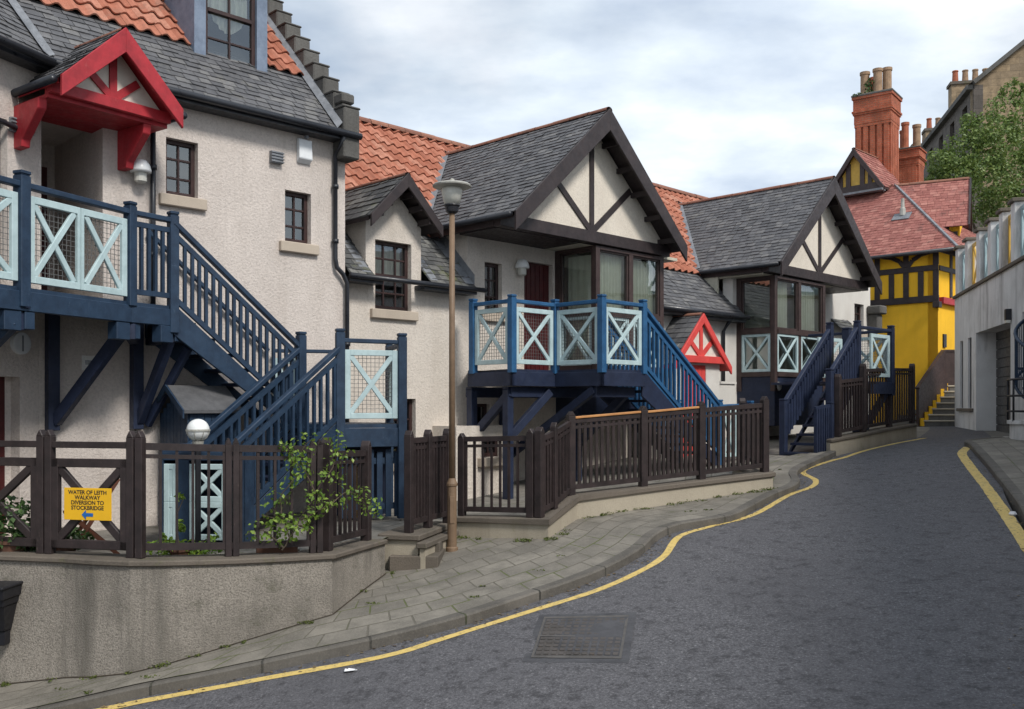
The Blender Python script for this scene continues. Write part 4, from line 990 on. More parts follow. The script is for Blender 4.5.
def bay_box(h, u0, u1, v0, v1, zf, z1, z2, zh, splits, base_mat, left=True, curt=()):
    """projecting glazed bay: corner posts, head, sill rails, cross panels below, glass above, dim room inside"""
    br = M['brown_w']; pw = .115
    for (x, y) in ((u0, v0), (u1 - pw, v0)):
        mb = MB(); mb.box(FU, x, x + pw, y, y + pw, zf, zh); mb.build('corner_post', br, h, bevel=.006)
    mb = MB(); mb.box(FU, u0, u0 + .10, v1 - .12, v1, zf, zh); mb.build('corner_post', br, h)
    def band(za, zb, o, nm):
        m_ = MB(); m_.box(FU, u0 + pw, u1 - pw, v0 - o, v0 + .10, za, zb); m_.box(FU, u0 - o, u0 + .10, v0 + pw, v1 - .12, za, zb); m_.box(FU, u1 - .1, u1 + o, v0 + pw, v1, za, zb); m_.build(nm, br, h)
    band(z2 - .05, z2 + .05, .015, 'sill_rail'); band(zh - .06, zh, .0, 'head_rail'); band(z1 - .10, z1, .012, 'bottom_rail')
    # front lights
    xs = [u0 + pw] + [x for s in splits for x in (s - .06, s + .06)] + [u1 - pw]
    for s in splits:
        mb = MB(); mb.box(FU, s - .06, s + .06, v0 + .005, v0 + .10, z1, zh - .06); mb.build('mullion', br, h)
    for k in range(0, len(xs), 2):
        a, b = xs[k], xs[k + 1]; window(FU, a, b, z2 + .05, zh - .06, v0 + .03, h, 1, 1, sill=False, room=False, glass=M['glass_bay'], mat=br, fw=.034)
        wall_panel_x(h, W(a, v0 + .03), W(b, v0 + .03), z1 + .0, z2 - .05, 1, wire=False, fw=.06)
        mb = MB(); mb.face([W(a, v0 + .06, z1), W(b, v0 + .06, z1), W(b, v0 + .06, z2), W(a, v0 + .06, z2)]); mb.build('pane', M['glass_bay'], h, recalc=False)
    # left return
    Fl = frame(W(u0, v1 - .12), W(0, -1)); Ll = v1 - .12 - v0 - pw
    window(Fl, 0.0, Ll, z2 + .05, zh - .06, .03, h, 1, 1, sill=False, room=False, glass=M['glass_bay'], mat=br, fw=.034)
    wall_panel_x(h, W(u0 + .03, v1 - .12), W(u0 + .03, v0 + pw), z1, z2 - .05, 1, wire=False, fw=.06)
    mb = MB(); mb.face([W(u0 + .06, v1 - .12, z1), W(u0 + .06, v0 + pw, z1), W(u0 + .06, v0 + pw, z2), W(u0 + .06, v1 - .12, z2)]); mb.build('pane', M['glass_bay'], h, recalc=False)
    # right return: boarded
    mb = MB(); mb.box(FU, u1 - .08, u1 - .02, v0 + pw, v1, zf, zh); mb.build('side_board', br, h)
    # room behind
    mb = MB(); a, b, c, d = u0 + .1, u1 - .09, v0 + .1, v1 + 2.2
    mb.box(FU, u0 - .3, u1 + .6, d, d + .1, zf, zh + .1); mb.box(FU, u1 - .085, u1 - .075, v0 + .13, d, zf, zh); mb.box(FU, u0 - .35, u0 - .3, v1 + .26, d, zf, zh + .1); mb.box(FU, u0 + .08, u1 - .08, v0 + .11, d, zf - .02, zf + .02); mb.box(FU, u0 - .3, u1 + .6, v0 + .11, d, zh + .005, zh + .06); mb.build('room', M['room'], h)
    mb = MB(); mb.box(FU, u0 + .02, u1 - .02, v0 + .02, v1, zf - .75, z1 - .10); mb.build('bay_base', base_mat, h, bevel=.006)
    for (a, b) in curt: cloth(FU, a, b, z2 - .1, zh - .1, v0 + .20, h)
M['brown_w'] = paint('brown joinery', (.060, .038, .035), (.036, .023, .022), .5)
G2['vd'] = vC
wing(h2, G2, 15.3, M['slate'], dict(ve=11.70), None)
bay_box(h2, 13.08, 15.12, 10.95, vC, .57, .72, 1.66, 2.86, [14.1], M['blue_dark'], curt=((13.22, 15.0),))
cloth(frame(W(13.30, vC - .14), W(0, -1)), 0, .74, .8, 2.75, .0, h2, folds=.16, amp=.012)
p = uz(702, 380, 11.95)
pipe(h2, [W(15.42, 11.70, 1.9), W(15.45, 11.85, 1.75), W(15.45, vC - .06, 1.6), W(15.45, vC - .06, -1.2)], .038)

# white rendered store below the deck
mb = MB(); mb.wall(FU, [(10.10, -1.9), (11.34, -1.9), (11.34, -.34), (10.10, -.34)], [(10.66, 11.08, -.86, -.52)], 11.36, 11.50); mb.box(FU, 10.10, 10.2, 11.50, vC, -1.9, -.34); mb.box(FU, 10.2, 11.34, 11.50, vC, -.40, -.345); mb.build('store_wall', M['harl_pale'], h2)
window(FU, 10.66, 11.08, -.86, -.52, 11.42, h2, 2, 1)
# deck of house 2: stepped in plan
b2 = thing('timber_balcony', 'middle balcony with bright blue posts, four pale cross panels and stair down right', 'balcony', W(11.5, 10.5, -1.4))
bb_ = M['blue_bright']; bd = M['blue_dark']; zE = .57
Q = [(10.57, 11.47), (10.57, 10.57), (11.57, 10.57), (11.57, 9.57), (12.63, 9.57)]
poly = [(10.57, 11.60), (10.9, 11.945)] + Q[1:] + [(12.63, 10.93), (13.07, 10.93), (13.07, 11.945)]
mb = MB(); mb.slab(FU, poly, zE - .04, zE); mb.build('deck', bd, b2)
mb = MB()
for a, b in zip([(10.57, 11.55)] + Q[1:], Q[1:]):
    A, B = W(*a), W(*b); F = frame(A, B - A); mb.box(F, -.03, (B - A).length + .03, -.03, .03, zE - .27, zE - .042)
mb.build('fascia', bd, b2, bevel=.006)
for (a, b) in zip(Q, Q[1:]):
    A, B = W(*a), W(*b); d = (B - A).normalized() * .055
    wall_panel_x(b2, A + d, B - d, zE + .08, zE + .98, 1); rail(b2, A + Vector((0, 0, zE + 1.07)), B + Vector((0, 0, zE + 1.07)), .09, .06, bb_)
for q in Q: post(b2, W(*q), zE - .06, zE + 1.17, bb_, .11)
for (x, y) in ((10.66, 11.6), (10.66, 10.75), (11.66, 11.85), (12.5, 10.9)):
    post(b2, W(x, y), -1.5, zE - .275, bd, .13, name='wall_post')
for p, q in (((10.66, 11.6, -.55), (10.66, 10.70, .20)), ((11.7, 11.8, -.9), (11.62, 9.75, .25)), ((12.5, 10.9, -.7), (12.5, 9.75, .25)), ((10.7, 10.8, -.55), (11.5, 10.62, .22))):
    brace(b2, W(*p), W(*q), .10, .13, bd)
for y in (9.75, 10.70, 11.7): board(b2, W(10.65 if y > 10.5 else 11.6, y, zE - .36), W(12.6, y, zE - .36), .09, .17, bd, 'joist')

A, B = W(12.66, 9.60), W(14.95, 9.60); zS = -1.02
stair(b2, A, B, zE, zS, .95, bd, 9, bd, depth=.34)
rail(b2, A + Vector((0, 0, zE + 1.07)), B + Vector((0, 0, zS + 1.03)), .09, .06, bb_); balusters(b2, A, B, zE, zS, .12, .93, bb_, sp=.12, s=.042)
A2, B2 = W(12.66, 10.52), W(14.95, 10.52); rail(b2, A2 + Vector((0, 0, zE + 1.07)), B2 + Vector((0, 0, zS + 1.03)), .09, .06, bb_); balusters(b2, A2, B2, zE, zS, .12, .93, bb_, sp=.12, s=.042)
post(b2, B, zS - .2, zS + 1.12, bb_, .11); post(b2, B2, zS - .2, zS + 1.12, bb_, .11)
A3 = W(15.95, 9.55)
rail(b2, B + Vector((0, 0, zS + 1.0)), A3 + Vector((0, 0, zS + 1.02)), .08, .06, bb_, 'gate_rail')
wall_panel_x(b2, B + W(.08, 0), A3, zS + .06, zS + .92, 2, wire=False); post(b2, A3, zS - .1, zS + 1.1, bb_, .10)

# ================================================================== HOUSE 3
v3 = 11.40
h3 = thing('gabled_house', 'smaller looking cream gabled house with glazed corner bay next to the yellow house', 'house', W(19, v3, -1.0))
mb = MB(); mb.wall(FU, [(15.25, -2), (25.2, -2), (25.2, 3.2), (24.55, 3.75), (23.9, 3.2), (23.9, 3.0), (18.3, 3.0), (18.3, 1.92), (15.25, 1.92)], [(20.95, 21.85, .57, 2.6), (24.25, 24.8, 1.95, 2.7)], v3, v3 + .25); mb.build('wall', M['white_harl'], h3)
window(FU, 24.25, 24.8, 1.95, 2.7, v3 + .09, h3, 2, 3); mb = MB(); mb.box(FU, 20.95, 21.85, v3 + .1, v3 + .16, .57, 2.6); mb.build('door', M['door_red'], h3)
mb = MB(); mb.box(FU, 25.0, 25.2, v3 + .25, 17, -2, 3.0); mb.build('wall', M['white_harl'], h3)
F, L = main_roof(h3, 15.30, 25.3, 11.15)
for ua_, ub_ in ((15.30, 18.43), (22.9, 23.9)): slates(F, ua_ - 15.30, ub_ - 15.30, 1.40, M['slate_moss' if ua_ > 20 else 'slate'], 'slate_roof', h3); Fp = sframe(F @ Vector((0, 1.34, .012)), W(1, 0), W(0, 1, 1)); pantiles(Fp, 0, L, 3.9, M['pantile'], 'tile_roof', h3)
mb = MB(); mb.face([Fp @ Vector(p) for p in ((0, 0, -.03), (L, 0, -.03), (L, 3.9, -.03), (0, 3.9, -.03))]); a, b = Fp @ Vector((0, 3.9, 0)), Fp @ Vector((L, 3.9, 0)); mb.face([a, b, b + W(0, 3.5, -3.5), a + W(0, 3.5, -3.5)]); mb.build('roof_underlay', M['room_dark'], h3)
ridge(a + Vector((0, 0, .03)), b + Vector((0, 0, .03)), h3, .13)
mb = MB(); mb.tube([W(15.25, 11.08, EZ - .03), W(18.42, 11.08, EZ - .03)], .058, 8); mb.build('gutter', M['gutter'], h3, smooth=True)
mb = MB(); mb.box(FU, 15.30, 18.42, 11.13, 11.39, EZ - .14, EZ - .05); mb.build('eaves_board', M['gutter'], h3)
G3 = dict(l=18.05, r=22.9, a=20.44, zf=3.0, za=5.17, vf=10.1, vw=10.45, vd=v3)
wing(h3, G3, 14.9, M['slate'], dict(ve=11.15), None)
bay_box(h3, 18.45, 20.75, 10.45, v3, .30, .72, 1.60, 2.80, [19.55], M['blue_dark'], curt=((18.60, 19.3), (19.66, 20.58)))
mb = MB(); p = W(18.32, 10.30, .55); 
mb = MB(); mb.box(FU, 25.0, 25.3, 11.1, 11.39, 2.0, 2.45); mb.box(FU, 24.95, 25.36, 11.0, 11.39, 2.45, 2.68); mb.box(FU, 25.05, 25.25, 11.2, 11.39, 1.75, 2.0); mb.build('stone_corbel', M['dark_stone'], h3, bevel=.03)
pu = u_at(726, v3); pipe(h3, [W(17.85, 11.12, 1.88), W(17.85, 11.25, 1.75), W(17.85, v3 - .05, 1.6), W(17.85, v3 - .05, -1.0)], .038)
# red gabled entrance lobby
rb = M['red_bright']; ua = 16.10; vL = 10.72
gable_roof(h3, FU, ua - 1.02, ua + 1.02, ua, .78, 1.82, vL, v3 + .5, M['slate'], board=.15, boardmat=rb, soffit=rb, gutters='r', ridge_r=.07, blocks=False, h=.15, w=.2, names=('slate_roof', 'barge_board'))
gable_timbers(h3, FU, ua - .85, ua + .85, ua, .98, 1.76, vL + .05, rb, M['cream_infill'], beam_h=.14, beamx=(ua - .86, ua + .86), t=.10, edge=.12, strut=.5)
mb = MB(); mb.wall(FU, [(ua - .80, -1.3), (ua + .80, -1.3), (ua + .80, .84), (ua - .80, .84)], [(ua - .5, ua + .30, -1.25, .80)], vL + .12, vL + .22); mb.box(FU, ua + .72, ua + .80, vL + .22, v3, -1.3, .84); mb.box(FU, ua - .80, ua - .72, vL + .22, v3, -1.3, .84); mb.build('porch_wall', M['white_harl'], h3)
mb = MB()
for k in range(6): mb.box(FU, ua - .5 + k * .134, ua - .5 + k * .134 + .126, vL + .13, vL + .16, -1.2, .80)
mb.box(FU, ua - .5, ua + .30, vL + .155, vL + .19, -1.2, .80); dr = mb.build('door', rb, h3)
mb = MB(); mb.prism(FU, [(ua - .22, .50), (ua + .02, .50), (ua - .10, .70)], vL + .118, vL + .129); mb.build('door_window', M['iron'], dr)
mb = MB(); mb.box(FU, ua + .8, 17.85, vL + .35, vL + .50, -1.3, .45); mb.box(FU, ua + .8, 17.88, vL + .32, vL + .53, .45, .50); mb.build('porch_wall', M['white_harl'], h3)

# stair and landing of house 3
b3 = thing('timber_balcony', 'dark navy timber stair with solid boarded sides and landing below the far gable', 'balcony', W(17.5, 8.8, -1.1))
A, B = W(18.25, 9.10), W(16.38, 9.10); zF, zT = .48, -1.06
stair(b3, A, B, zF, zT, .58, bd, 8, bd, depth=.10)
for y, ub in ((9.10, 16.38), (8.52, 17.08)):
    A, B = W(18.25, y), W(ub, y); zB = zF + (zT - zF) * (18.25 - ub) / (18.25 - 16.38)
    rail(b3, A + Vector((0, 0, zF + 1.08)), B + Vector((0, 0, zB + 1.08)), .085, .06, bd); balusters(b3, A, B, zF, zB, .40 if y > 9 else .2, .98, bd, sp=.105, s=.085, th=.03)
    post(b3, B, zT - .15, zB + 1.18, bd, .12); post(b3, A, zT, zF + 1.2, bd, .12)
mb = MB(); mb.slab(FU, [(18.25, 8.50), (19.95, 8.50), (19.95, 10.43), (18.25, 10.43)], zF - .05, zF); mb.build('deck', bd, b3)
mb = MB(); mb.box(FU, 18.25, 19.95, 8.47, 8.51, zF - .25, zF - .052); mb.build('fascia', bd, b3)
wall_panel_x(b3, W(18.86, 8.53), W(19.76, 8.53), zF + .1, zF + .98, 1); rail(b3, W(18.25, 8.53, zF + 1.08), W(19.85, 8.53, zF + 1.08), .085, .06, bd)
post(b3, W(19.85, 8.53), zF - .28, zF + 1.2, bd, .12); wall_panel_x(b3, W(19.85, 8.62), W(19.85, 9.5), zF + .1, zF + .98, 1); rail(b3, W(19.85, 8.53, zF + 1.08), W(19.85, 10.4, zF + 1.08), .085, .06, bd)
post(b3, W(19.75, 9.45), zF, zF + 1.2, bd, .17); wall_panel_x(b3, W(18.75, 9.62), W(19.6, 9.50), zF + .1, zF + .95, 1)
post(b3, W(20.5, 9.6), -1, zF - .1, bd, .12, name='wall_post'); brace(b3, W(18.4, 8.6, -.75), W(19.8, 8.6, .30), .10, .13, bd)
p0, p1 = W(16.40, 8.47), W(17.02, 8.47)
balusters(b3, p0, p1, zT, zT + .05, .12, 1.0, bd, sp=.09, s=.06); post(b3, p1, zT, zT + 1.12, bd, .1)
mb = MB(); mb.tube([W(16.75, 8.60, zT + .05), W(16.75, 8.60, zT + .8)], .02, 8); tag(mb.build('red_pipe', M['red_bright']), 'thin red upright pole behind the navy balusters at the stair foot', 'pole')
mb = MB(); c = W(18.7, 8.9, zF + .45); mb.lathe(c, [(.05, -.16), (.13, -.14), (.15, 0), (.12, .12), (.05, .15)], 12); mb.beam(c + Vector((0, 0, .02)), c + Vector((.16, -.05, .10)), .08, .10); tag(mb.build('watering_can', M['high_vis'], smooth=True), 'bright yellow plastic can on the far landing', 'can')
# ================================================================== FENCES
def on_line(line, px):
    r = r_(px); best = None
    for i, (a, b) in enumerate(zip(line, line[1:])):
        fa, fb = a.x - r * a.y, b.x - r * b.y
        if fa == fb: continue
        t = fa / (fa - fb)
        if (-.001 if i else -3) <= t <= (1.001 if i < len(line) - 2 else 3):
            p = a.lerp(b, t)
            if best is None or p.y < best.y: best = p
    return best
fb = M['fence_brown']
def off_z(P, w):
    n = len(P); out = []
    for i, p in enumerate(P):
        d = (P[min(i + 1, n - 1)] - P[max(i - 1, 0)]); d.z = 0; d.normalize(); out.append(p + Vector((-d.y, d.x, 0)) * w)
    return out
f1l = off_z(rw_line, .15)
f1 = thing('timber_fence', 'brown timber fence on curved dark wall, cross braced at left, yellow sign fixed on', 'fence', (-3.4, 8.8, -1.41))
P1 = [on_line(f1l, x) for x in (46, 136, 232, 316)]; pe = on_line(f1l, 327); pz = on_line(f1l, 366)
pl = P1[0] + (P1[0] - P1[1]) * 1.15; pl.z = -1.40
def dirv(a, b): d = (b - a); d.z = 0; return d.normalized()
def bar_panel(parent, a, b, z0, z1, mat, n, name='bar_panel', flat=False):
    F = frame((a.x, a.y, 0), b - a); L = math.hypot(b.x - a.x, b.y - a.y); mb = MB(); da, db = a.z, b.z
    mb.beam(F @ Vector((0, 0, da + z1)), F @ Vector((L, 0, db + z1)), .05, .065); mb.beam(F @ Vector((0, 0, da + z1 - .09)), F @ Vector((L, 0, db + z1 - .09)), .035, .038); mb.beam(F @ Vector((0, 0, da + z0)), F @ Vector((L, 0, db + z0)), .045, .065)
    for k in range(n):
        x = L * (k + .5) / n; z = da + (db - da) * x / L; s = .026 if not flat else .042; t = .016
        mb.box(F, x - s / 2 + R(-.003, .003), x + s / 2, -t, t, z + z0, z + z1 - .02)
    return mb.build(name, mat, parent)
for a, b in ((pl, P1[0]), (P1[0], P1[1])):
    d = dirv(a, b) * .09; F = frame((a.x, a.y, 0), b - a); L = math.hypot(b.x - a.x, b.y - a.y); mb = MB(); z = a.z
    mb.box(F, 0, L, -.025, .025, z + 1.00, z + 1.06); mb.box(F, .07, L - .07, -.03, .03, z + .82, z + .90); mb.box(F, .07, L - .07, -.03, .03, z + .06, z + .14)
    mb.box(F, .06, .15, -.03, .03, z + .06, z + .90); mb.box(F, L - .15, L - .06, -.03, .03, z + .06, z + .90)
    up = F.to_3x3() @ Vector((0, 1, 0)); mb.beam(F @ Vector((.12, 0, z + .12)), F @ Vector((L - .12, 0, z + .84)), .075, .045, up); mb.beam(F @ Vector((.12, .005, z + .84)), F @ Vector((L - .12, .005, z + .12)), .075, .042, up)
    mb.build('braced_panel', fb, f1, bevel=.005)
for i, p in enumerate([pl] + P1[:2] + [P1[2], P1[3]]):
    d = dirv(P1[0], P1[1]) if i < 3 else dirv(P1[2], P1[3])
    big = i < 3
    for o in ((-.045, .045) if big else (-.035, .035)): post(f1, p + d * o, p.z - .0, p.z + (1.17 if big else 1.13), fb, .075 if big else .06, d, 'point')
bar_panel(f1, P1[1], P1[2], .10, 1.03, fb, 6); bar_panel(f1, P1[2], P1[3], .10, 1.03, fb, 5)
post(f1, pe, pe.z, pe.z + 1.15, fb, .10, dirv(pe, pz), 'point'); post(f1, pz, pz.z, pz.z + 1.12, fb, .10, dirv(pe, pz), 'point'); bar_panel(f1, pe, pz, .10, .98, fb, 8)
# sign
Fsg = frame((P1[0].x, P1[0].y, 0), P1[1] - P1[0]); sc_ = on_line([P1[0], P1[1]], 88); s0 = on_line([P1[0], P1[1]], 64.5); s1 = on_line([P1[0], P1[1]], 111.5)
xs0, xs1 = (s0 - P1[0]).length + .035, (s1 - P1[0]).length + .035; zs1, zs0 = (HY - 487.5) / FPX * sc_.y, (HY - 519.5) / FPX * sc_.y
sg = thing('footpath_sign', 'yellow footpath diversion sign with blue arrow on the cross braced fence', 'sign', sc_)
mb = MB(); mb.box(Fsg, xs0, xs1, -.052, -.045, zs0, zs1); mb.build('board', M['sign_yellow'], sg, bevel=.002)
mb = MB(); hgt = zs1 - zs0; cxm = (xs0 + xs1) / 2; az = zs0 + hgt * .17
mb.prism(Fsg, [(cxm - .06, az), (cxm - .015, az + .045), (cxm - .015, az + .016), (cxm + .06, az + .016), (cxm + .06, az - .016), (cxm - .015, az - .016), (cxm - .015, az - .045)], -.0555, -.0525); mb.build('arrow', M['sign_blue'], sg)
for k, tx in enumerate(('WATER OF LEITH', 'WALKWAY', 'DIVERSION TO', 'STOCKBRIDGE')):
    cu = bpy.data.curves.new('lettering', 'FONT'); cu.body = tx; cu.size = .052; cu.align_x = 'CENTER'; cu.offset = .0015
    o = bpy.data.objects.new('lettering', cu); o.data.materials.append(M['sign_black'])
    mw = Fsg @ Matrix.Translation((cxm, -.0535, zs1 - .058 - k * .048)) @ Matrix.Rotation(math.radians(90), 4, 'X')
    me = None; COL.objects.link(o); bpy.context.view_layer.update(); me = bpy.data.meshes.new_from_object(o); bpy.data.objects.remove(o)
    me.transform(Matrix.Translation(-sc_) @ mw); o = bpy.data.objects.new('lettering', me); COL.objects.link(o); o.parent = sg
    if not me.materials: me.materials.append(M['sign_black'])
# hopper on the retaining wall
hp = hit(6, 690, KH); c = on_line(rw_line, 6); nrm = Vector((.05, -1, 0)); zt = (HY - 583) / FPX * c.y
tk = thing('wall_hopper', 'black cast iron hopper fixed to the dark roughcast wall', 'hopper', c + Vector((0, -.12, zt + 1.4 if False else 0)))
mb = MB(); F = frame((c.x, c.y - .015, 0), (1, -.03)); 
for (h0, h1, r0, r1) in ((-.0, -.10, .165, .155), (-.10, -.17, .140, .130), (-.17, -.42, .120, .065), (-.42, -.56, .055, .05)):
    mb.hexa([F @ Vector((x, y, zt + h1)) for x, y in ((-r1, -2 * r1, ), (r1, -2 * r1), (r1, 0), (-r1, 0))] + [F @ Vector((x, y, zt + h0)) for x, y in ((-r0, -2 * r0), (r0, -2 * r0), (r0, 0), (-r0, 0))])
mb.build('bowl', M['iron'], tk, bevel=.008)
mb = MB(); mb.box(F, -.18, .18, -.36, .0, zt, zt + .025); mb.build('rim', M['iron'], tk, bevel=.008)
# middle fence
f2 = thing('timber_fence', 'brown slatted timber fence on the low stone wall, two new pale rails on top', 'fence', lwp[1])
f2l = off_z(lw_line, .13)
pts = {x: on_line(f2l, x) for x in (462, 531, 539.5, 554, 570.6, 643, 701, 764.4)}
corner = f2l[1]
pa, pb_ = pts[462], pts[531]
bar_panel(f2, pa, pb_, .09, 1.0, fb, 8)
post(f2, pa, pa.z, pa.z + 1.08, fb, .09, dirv(pa, pb_), 'point')
post(f2, pts[531], pts[531].z, pts[531].z + 1.12, fb, .10, dirv(pa, pb_), 'point'); post(f2, pts[539.5], pts[539.5].z, pts[539.5].z + 1.14, fb, .10, dirv(pts[539.5], pts[554]), 'point')
bar_panel(f2, pts[539.5], pts[554], .08, .98, fb, 5, flat=True); bar_panel(f2, pts[554], pts[570.6], .08, .98, fb, 5, flat=True); post(f2, pts[554], pts[554].z, pts[554].z + 1.12, fb, .08, dirv(pts[539.5], pts[554]), 'point')
seq = [570.6, 643, 701, 764.4]
for x in seq: p = pts[x]; post(f2, p, p.z - .02, p.z + 1.13, fb, .105, dirv(pts[570.6], pts[764.4]), 'point')
for k, (a, b) in enumerate(zip(seq, seq[1:])):
    a, b = pts[a], pts[b]; d = dirv(a, b) * .055
    bar_panel(f2, a, b, .10, 1.0, fb, 13, flat=True)
    if k < 2:
        mb = MB(); mb.beam(a + d + Vector((0, 0, 1.045)), b - d + Vector((0, 0, 1.045)), .085, .03); mb.build('top_rail', M['timber_new'], f2, 'new pale orange timber top rail', bevel=.005)
e0 = pts[764.4]; e1 = W(14.35, 8.75); e1.z = lw_end.z; bar_panel(f2, e0, e1, .10, .98, fb, 12, flat=True); post(f2, e1, e1.z - .3, e1.z + 1.1, fb, .10, dirv(e0, e1), 'point')
# short fence on the step blocks
f4 = thing('timber_fence', 'short brown fence run standing on the stone step blocks left of the lamp post', 'fence', (-1.0, 11.5, -1.5))
q = [at(409, 500, 11.15), at(428, 500, 11.62), at(447, 500, 12.10)]
for p in q: p.z = -1.50
for p in q: post(f4, p, p.z + (.0), p.z + 1.20, fb, .09, dirv(q[0], q[2]), 'point')
for a, b in zip(q, q[1:]): bar_panel(f4, a, b, .12, 1.08, fb, 6, flat=True)
# far fence on its dwarf wall
wl = [fl[0] + Vector((-.02, .05, 0)), fl[1], fl[2], fl[3], fl[4]]
wl3 = dense([flat2(p) + Vector((-.05, .06, 0)) for p in wl], .5)
for p in wl3: p.z = gz(p.x, p.y) + .30
coped_wall(wl3, None, .24, 'low_wall', 'dwarf stone wall along the top of the road by the yellow house', 'wall', M['stone'], cope=.06, over=.03)
f3 = thing('timber_fence', 'dark brown slatted fence on the dwarf wall at the top of the road', 'fence', wl3[len(wl3) // 2])
f3l = off_z(wl3, .12); q = [on_line(f3l, x) for x in (838, 863, 889, 912)]
q = [p for p in q if p is not None]
for p in q: post(f3, p, p.z, p.z + (1.2 if p is q[0] else 1.36), fb, .11, dirv(q[0], q[-1]), 'point')
for a, b in zip(q, q[1:]): bar_panel(f3, a, b, .10, 1.05 if a is q[0] else 1.22, fb, 9 if a is q[0] else 10, flat=True)

# ================================================================== LAMPS
lb = hit(452, 550, KH); lb.z -= .02
lp = thing('street_lamp', 'tall tan street lamp post with grey disc head on the flagged pavement', 'street lamp', lb)
mb = MB(); mb.lathe(lb, [(.075, 0), (.075, .05), (.058, .065), (.058, .80), (.068, .81), (.068, .835), (.056, .86), (.038, .90)], 18); mb.build('base', M['brown_post'], lp, smooth=False)
ztop = (HY - 212) / FPX * lb.y - lb.z
mb = MB(); mb.lathe(lb, [(.038, .90), (.036, 2.5), (.034, ztop)], 16); mb.build('column', M['brown_post'], lp, smooth=True)
mb = MB(); mb.box(frame(lb, (1, .1)), -.028, .028, -.0645, -.05, .35, .68); mb.build('hatch', M['brown_post'], lp, bevel=.004)
z = ztop
mb = MB(); mb.lathe(lb, [(.05, z - .02), (.075, z), (.085, z + .06), (.10, z + .075), (.095, z + .09)], 18); mb.build('collar', M['iron'], lp, smooth=False)
mb = MB(); mb.lathe(lb, [(.095, z + .09), (.125, z + .22), (.130, z + .27), (.115, z + .30)], 20); mb.build('diffuser', M['lamp_glass'], lp, smooth=True)
mb = MB(); mb.lathe(lb, [(.10, z + .285), (.235, z + .305), (.24, z + .32), (.22, z + .338), (.06, z + .365), (.035, z + .37), (.03, z + .40), (.012, z + .41)], 24); mb.build('canopy', M['lamp_grey'], lp, smooth=False)
def bulkhead(F, x, y, z, label, dia=.26):
    t = thing('wall_lamp', label, 'wall lamp', F @ Vector((x, y, z)))
    mb = MB(); mb.lathe(None, [(.02, -.0), (dia * .5, .0), (dia * .52, .03), (dia * .46, .09), (dia * .32, .145), (dia * .1, .165)], 16, F @ Matrix.Translation((x, y - dia * .42, z))); mb.build('hood', M['opal'], t, smooth=True)
    mb = MB(); mb.lathe(None, [(dia * .20, -.13), (dia * .30, -.11), (dia * .30, .0)], 14, F @ Matrix.Translation((x, y - dia * .42, z))); mb.build('lens', M['lamp_glass'], t)
    mb = MB(); mb.box(F, x - .04, x + .04, y - dia * .3, y - .001, z - .09, z + .0); mb.build('bracket', M['lamp_grey'], t)
p = uz(137, 174, vB); bulkhead(FU, p[0], vB, p[1], 'white hooded wall lamp on left house beside the black downpipe', .25)
p = uz(518, 269, vC); bulkhead(FU, p[0], vC, p[1], 'white hooded wall lamp beside the dark red upstairs door', .25)
def globe(c, r, label):
    t = thing('globe_lamp', label, 'globe lamp', c)
    mb = MB(); mb.lathe(c, [(.001, r)] + [(r * math.sin(a), r * math.cos(a)) for a in [math.pi * k / 12 for k in range(1, 12)]] + [(.001, -r)], 18); mb.build('globe', M['opal'], t, smooth=True)
    mb = MB()
    for k in range(8):
        a = 2 * math.pi * k / 8; mb.tube([c + Vector((math.cos(a) * (r + .004) * math.cos(e), math.sin(a) * (r + .004) * math.cos(e), (r + .004) * math.sin(e))) for e in (-1.5, -1.1, -.7, -.3, 0)], .004, 5)
    mb.lathe(c, [(r + .008, -.012), (r + .008, .008)], 18); mb.lathe(c, [(.04, -r - .09), (.06, -r)], 12); mb.build('cage', M['lamp_grey'], t); return t
gl = at(198, 430, 9.75); gt = globe(gl, .115, 'white globe lamp on a short post behind the brown fence'); mb = MB(); mb.tube([gl + Vector((0, 0, -.2)), Vector((gl.x, gl.y, -1.53))], .03, 8); mb.build('post', M['iron'], gt)
gl = W(18.42, 10.36, .40); t = thing('globe_lamp', 'small round bulkhead light on the navy base of the far bay', 'globe lamp', gl); mb = MB(); F = FU @ Matrix.Translation((18.62, 10.468, .40)) @ Matrix.Rotation(math.radians(90), 4, 'X'); mb.lathe(None, [(.08, 0), (.085, .02), (.07, .045), (.03, .055)], 16, F); mb.build('lens', M['opal'], t, smooth=True)
mb = MB(); mb.lathe(None, [(.10, 0), (.10, .015)], 16, F); mb.build('rim', M['lamp_grey'], t)
# alarm box
p = uz(303, 151, vB); al = thing('alarm_box', 'white burglar alarm box high on the left roughcast wall', 'alarm box', W(p[0], vB, p[1]))
mb = MB(); mb.prism(frame(W(p[0] - .11, 0), (-1, 1)), [(vB - .001, p[1] - .19), (vB - .001, p[1] + .17), (vB - .07, p[1] + .15), (vB - .09, p[1] - .13)], 0, -.22); mb.build('case', M['alarm_white'], al, bevel=.01)
mb = MB(); mb.box(FU, p[0] - .02, p[0] + .02, vB - .12, vB - .06, p[1] + .165, p[1] + .20); mb.build('bracket', M['lead'], al)

